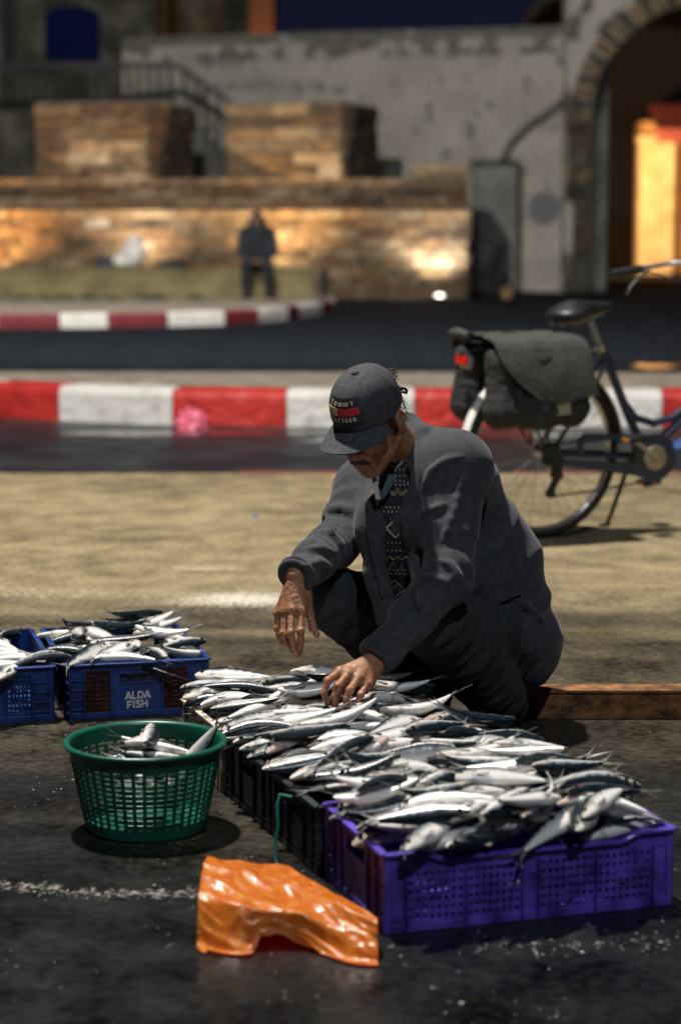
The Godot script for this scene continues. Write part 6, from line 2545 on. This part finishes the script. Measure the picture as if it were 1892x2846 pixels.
func jersey_mat() -> Material:
	var im := Image.create(96, 96, false, Image.FORMAT_RGB8)
	im.fill(Color8(24, 27, 38))
	var pale := Color8(196, 190, 168)
	var rust := Color8(92, 34, 36)
	var gold := Color8(150, 138, 84)
	for x in range(0, 96, 6):
		for y in [3, 9]:
			im.fill_rect(Rect2i(x + (3 if y == 9 else 0), y, 2, 3), pale)
		for y in [56, 62, 68]:
			im.fill_rect(Rect2i(x + (y / 6 % 2) * 3, y, 2, 3), pale if y != 62 else rust)
	for k in 3:
		var cx := 16 + k * 32
		for d in range(0, 15):
			for s in [-1, 1]:
				for v in [-1, 1]:
					im.fill_rect(Rect2i(clampi(cx + s * d, 0, 94), clampi(34 + v * (14 - d), 0, 94), 2, 2), pale)
		im.fill_rect(Rect2i(cx - 5, 30, 10, 9), rust)
		im.fill_rect(Rect2i(clampi(cx + 14, 0, 92), 30, 3, 8), gold)
	for x in range(0, 96, 12):
		for d in 6:
			im.fill_rect(Rect2i(x + d, 78 + d, 2, 2), gold if x % 24 else pale)
			im.fill_rect(Rect2i(x + 11 - d, 78 + d, 2, 2), gold)
	var m := tex_mat(ImageTexture.create_from_image(im), 0.95, 6.0)
	return m

func hooded_person() -> void:
	var t := thing("person", "person in a dark hooded coat sitting on the far low wall", "person", Vector3(-1.24, 0.155, -32.55))
	var f := Field.new()
	f.folds = noise(91, 1.0, 2)
	# hips on the wall, feet on the pavement
	f.cap(Vector3(0, 0.56, -0.22), Vector3(0.0, 0.95, -0.2), 0.19, 0.2, 0.08, 0.01, 0.4)
	for s in [-1.0, 1.0]:
		f.cap(Vector3(s * 0.1, 0.53, -0.2), Vector3(s * 0.16, 0.5, 0.17), 0.1, 0.08, 0.05)
		f.cap(Vector3(s * 0.16, 0.5, 0.17), Vector3(s * 0.17, 0.09, 0.12), 0.078, 0.06, 0.04)
		f.cap(Vector3(s * 0.17, 0.05, 0.12), Vector3(s * 0.19, 0.045, 0.27), 0.05, 0.045, 0.02)
		f.cap(Vector3(s * 0.2, 0.98, -0.19), Vector3(s * 0.24, 0.7, -0.1), 0.085, 0.07, 0.05)
		f.cap(Vector3(s * 0.24, 0.7, -0.1), Vector3(s * 0.08, 0.58, 0.12), 0.068, 0.055, 0.04)
	f.cap(Vector3(0, 1.05, -0.19), Vector3(0, 1.17, -0.13), 0.13, 0.115, 0.06)
	f.cap(Vector3(0, 1.17, -0.13), Vector3(0, 1.27, -0.17), 0.115, 0.05, 0.04)
	f.cut(Vector3(0, 1.15, 0.0), Vector3(0, 1.13, 0.08), 0.07)
	var mb := MB.new()
	mesh_field(f, 0.024, mb)
	obj("hooded_coat", mb, tex_mat(ramp_tex(92, 0.03, 4, [[0.2, L(0.01, 0.013, 0.02)], [0.8, L(0.03, 0.035, 0.046)]], 128), 0.9, 1.0), t)
	f = Field.new()
	f.ball(Vector3(0, 1.15, -0.09), Vector3(0.075, 0.105, 0.085))
	for s in [-1.0, 1.0]:
		f.cap(Vector3(s * 0.08, 0.575, 0.13), Vector3(s * 0.02, 0.55, 0.19), 0.035, 0.03, 0.02)
	f.cap(Vector3(0, 1.15, -0.09), Vector3(0, 1.0, -0.15), 0.05, 0.05, 0.03)
	mb = MB.new()
	mesh_field(f, 0.02, mb)
	obj("body", mb, mat(L(0.2, 0.09, 0.05), 0.6), t)

func bundles() -> void:
	var f := Field.new()
	f.folds = noise(93, 1.0, 3)
	f.cap(Vector3(0, 0.2, 0), Vector3(0.02, 0.36, 0), 0.19, 0.13, 0.06, 0.03, 0.3)
	f.ball(Vector3(-0.2, 0.1, 0.05), Vector3(0.12, 0.1, 0.12))
	var mb := MB.new()
	mesh_field(f, 0.022, mb)
	var o := tag(obj("white_sack", mb, mat(L(0.75, 0.72, 0.7), 0.7)), "white sack standing on the far low wall between two dark bundles", "sack")
	o.position = Vector3(-3.12, 0.605, -33.0)
	for q in [[Vector3(-3.55, 0.605, -33.0), Vector3(0.17, 0.2, 0.14), "dark blue-grey bundle left of the white sack on the low wall", L(0.04, 0.05, 0.07)], [Vector3(-2.52, 0.605, -33.0), Vector3(0.28, 0.11, 0.15), "flat dark bundle right of the white sack on the low wall", L(0.02, 0.022, 0.025)]]:
		crumple("bundle", q[2], q[0], q[1], int(q[0].x * 50 + 400), mat(q[3], 0.8), "bundle")
	f = Field.new()
	f.folds = noise(95, 1.0, 3)
	f.cap(Vector3(0, 0.14, 0), Vector3(0.3, 0.85, -0.3), 0.15, 0.07, 0.06, 0.02, 0.3)
	f.cap(Vector3(0.1, 0.12, 0.05), Vector3(0.4, 0.1, 0.05), 0.13, 0.1, 0.06, 0.02, 0.3)
	f.cap(Vector3(0.28, 0.4, -0.1), Vector3(0.33, 0.12, -0.05), 0.1, 0.1, 0.06)
	mb = MB.new()
	mesh_field(f, 0.024, mb)
	o = tag(obj("leaning_bundle", mb, mat(L(0.008, 0.009, 0.013), 0.85)), "tall dark bundle leaning at the foot of the grey pier", "bundle")
	o.position = Vector3(2.45, 0, -37.2)
	crumple("cardboard_scrap", "small tawny heap beside the dark bundle at the pier", Vector3(2.82, 0, -36.9), Vector3(0.11, 0.2, 0.1), 97, mat(L(0.3, 0.19, 0.07), 0.8), "litter")

func _ready() -> void:
	rng.seed = 1234
	set_camera()
	set_sky()
	box_template()
	make_materials()
	lamps()
	quay_ground()
	roads()
	kerbs()
	make_stones()
	stone_wall()
	low_wall()
	plaster_wall()
	gate()
	courtyard()
	tower()
	uplights()
	print("setting done ", Time.get_ticks_msec())
	var cr := crates()
	pile_fish(cr)
	basket()
	orange_bag()
	beam()
	litter()
	print("objects done ", Time.get_ticks_msec())
	fish_seller()
	bicycle()
	hooded_person()
	bundles()
	print("all done ", Time.get_ticks_msec())
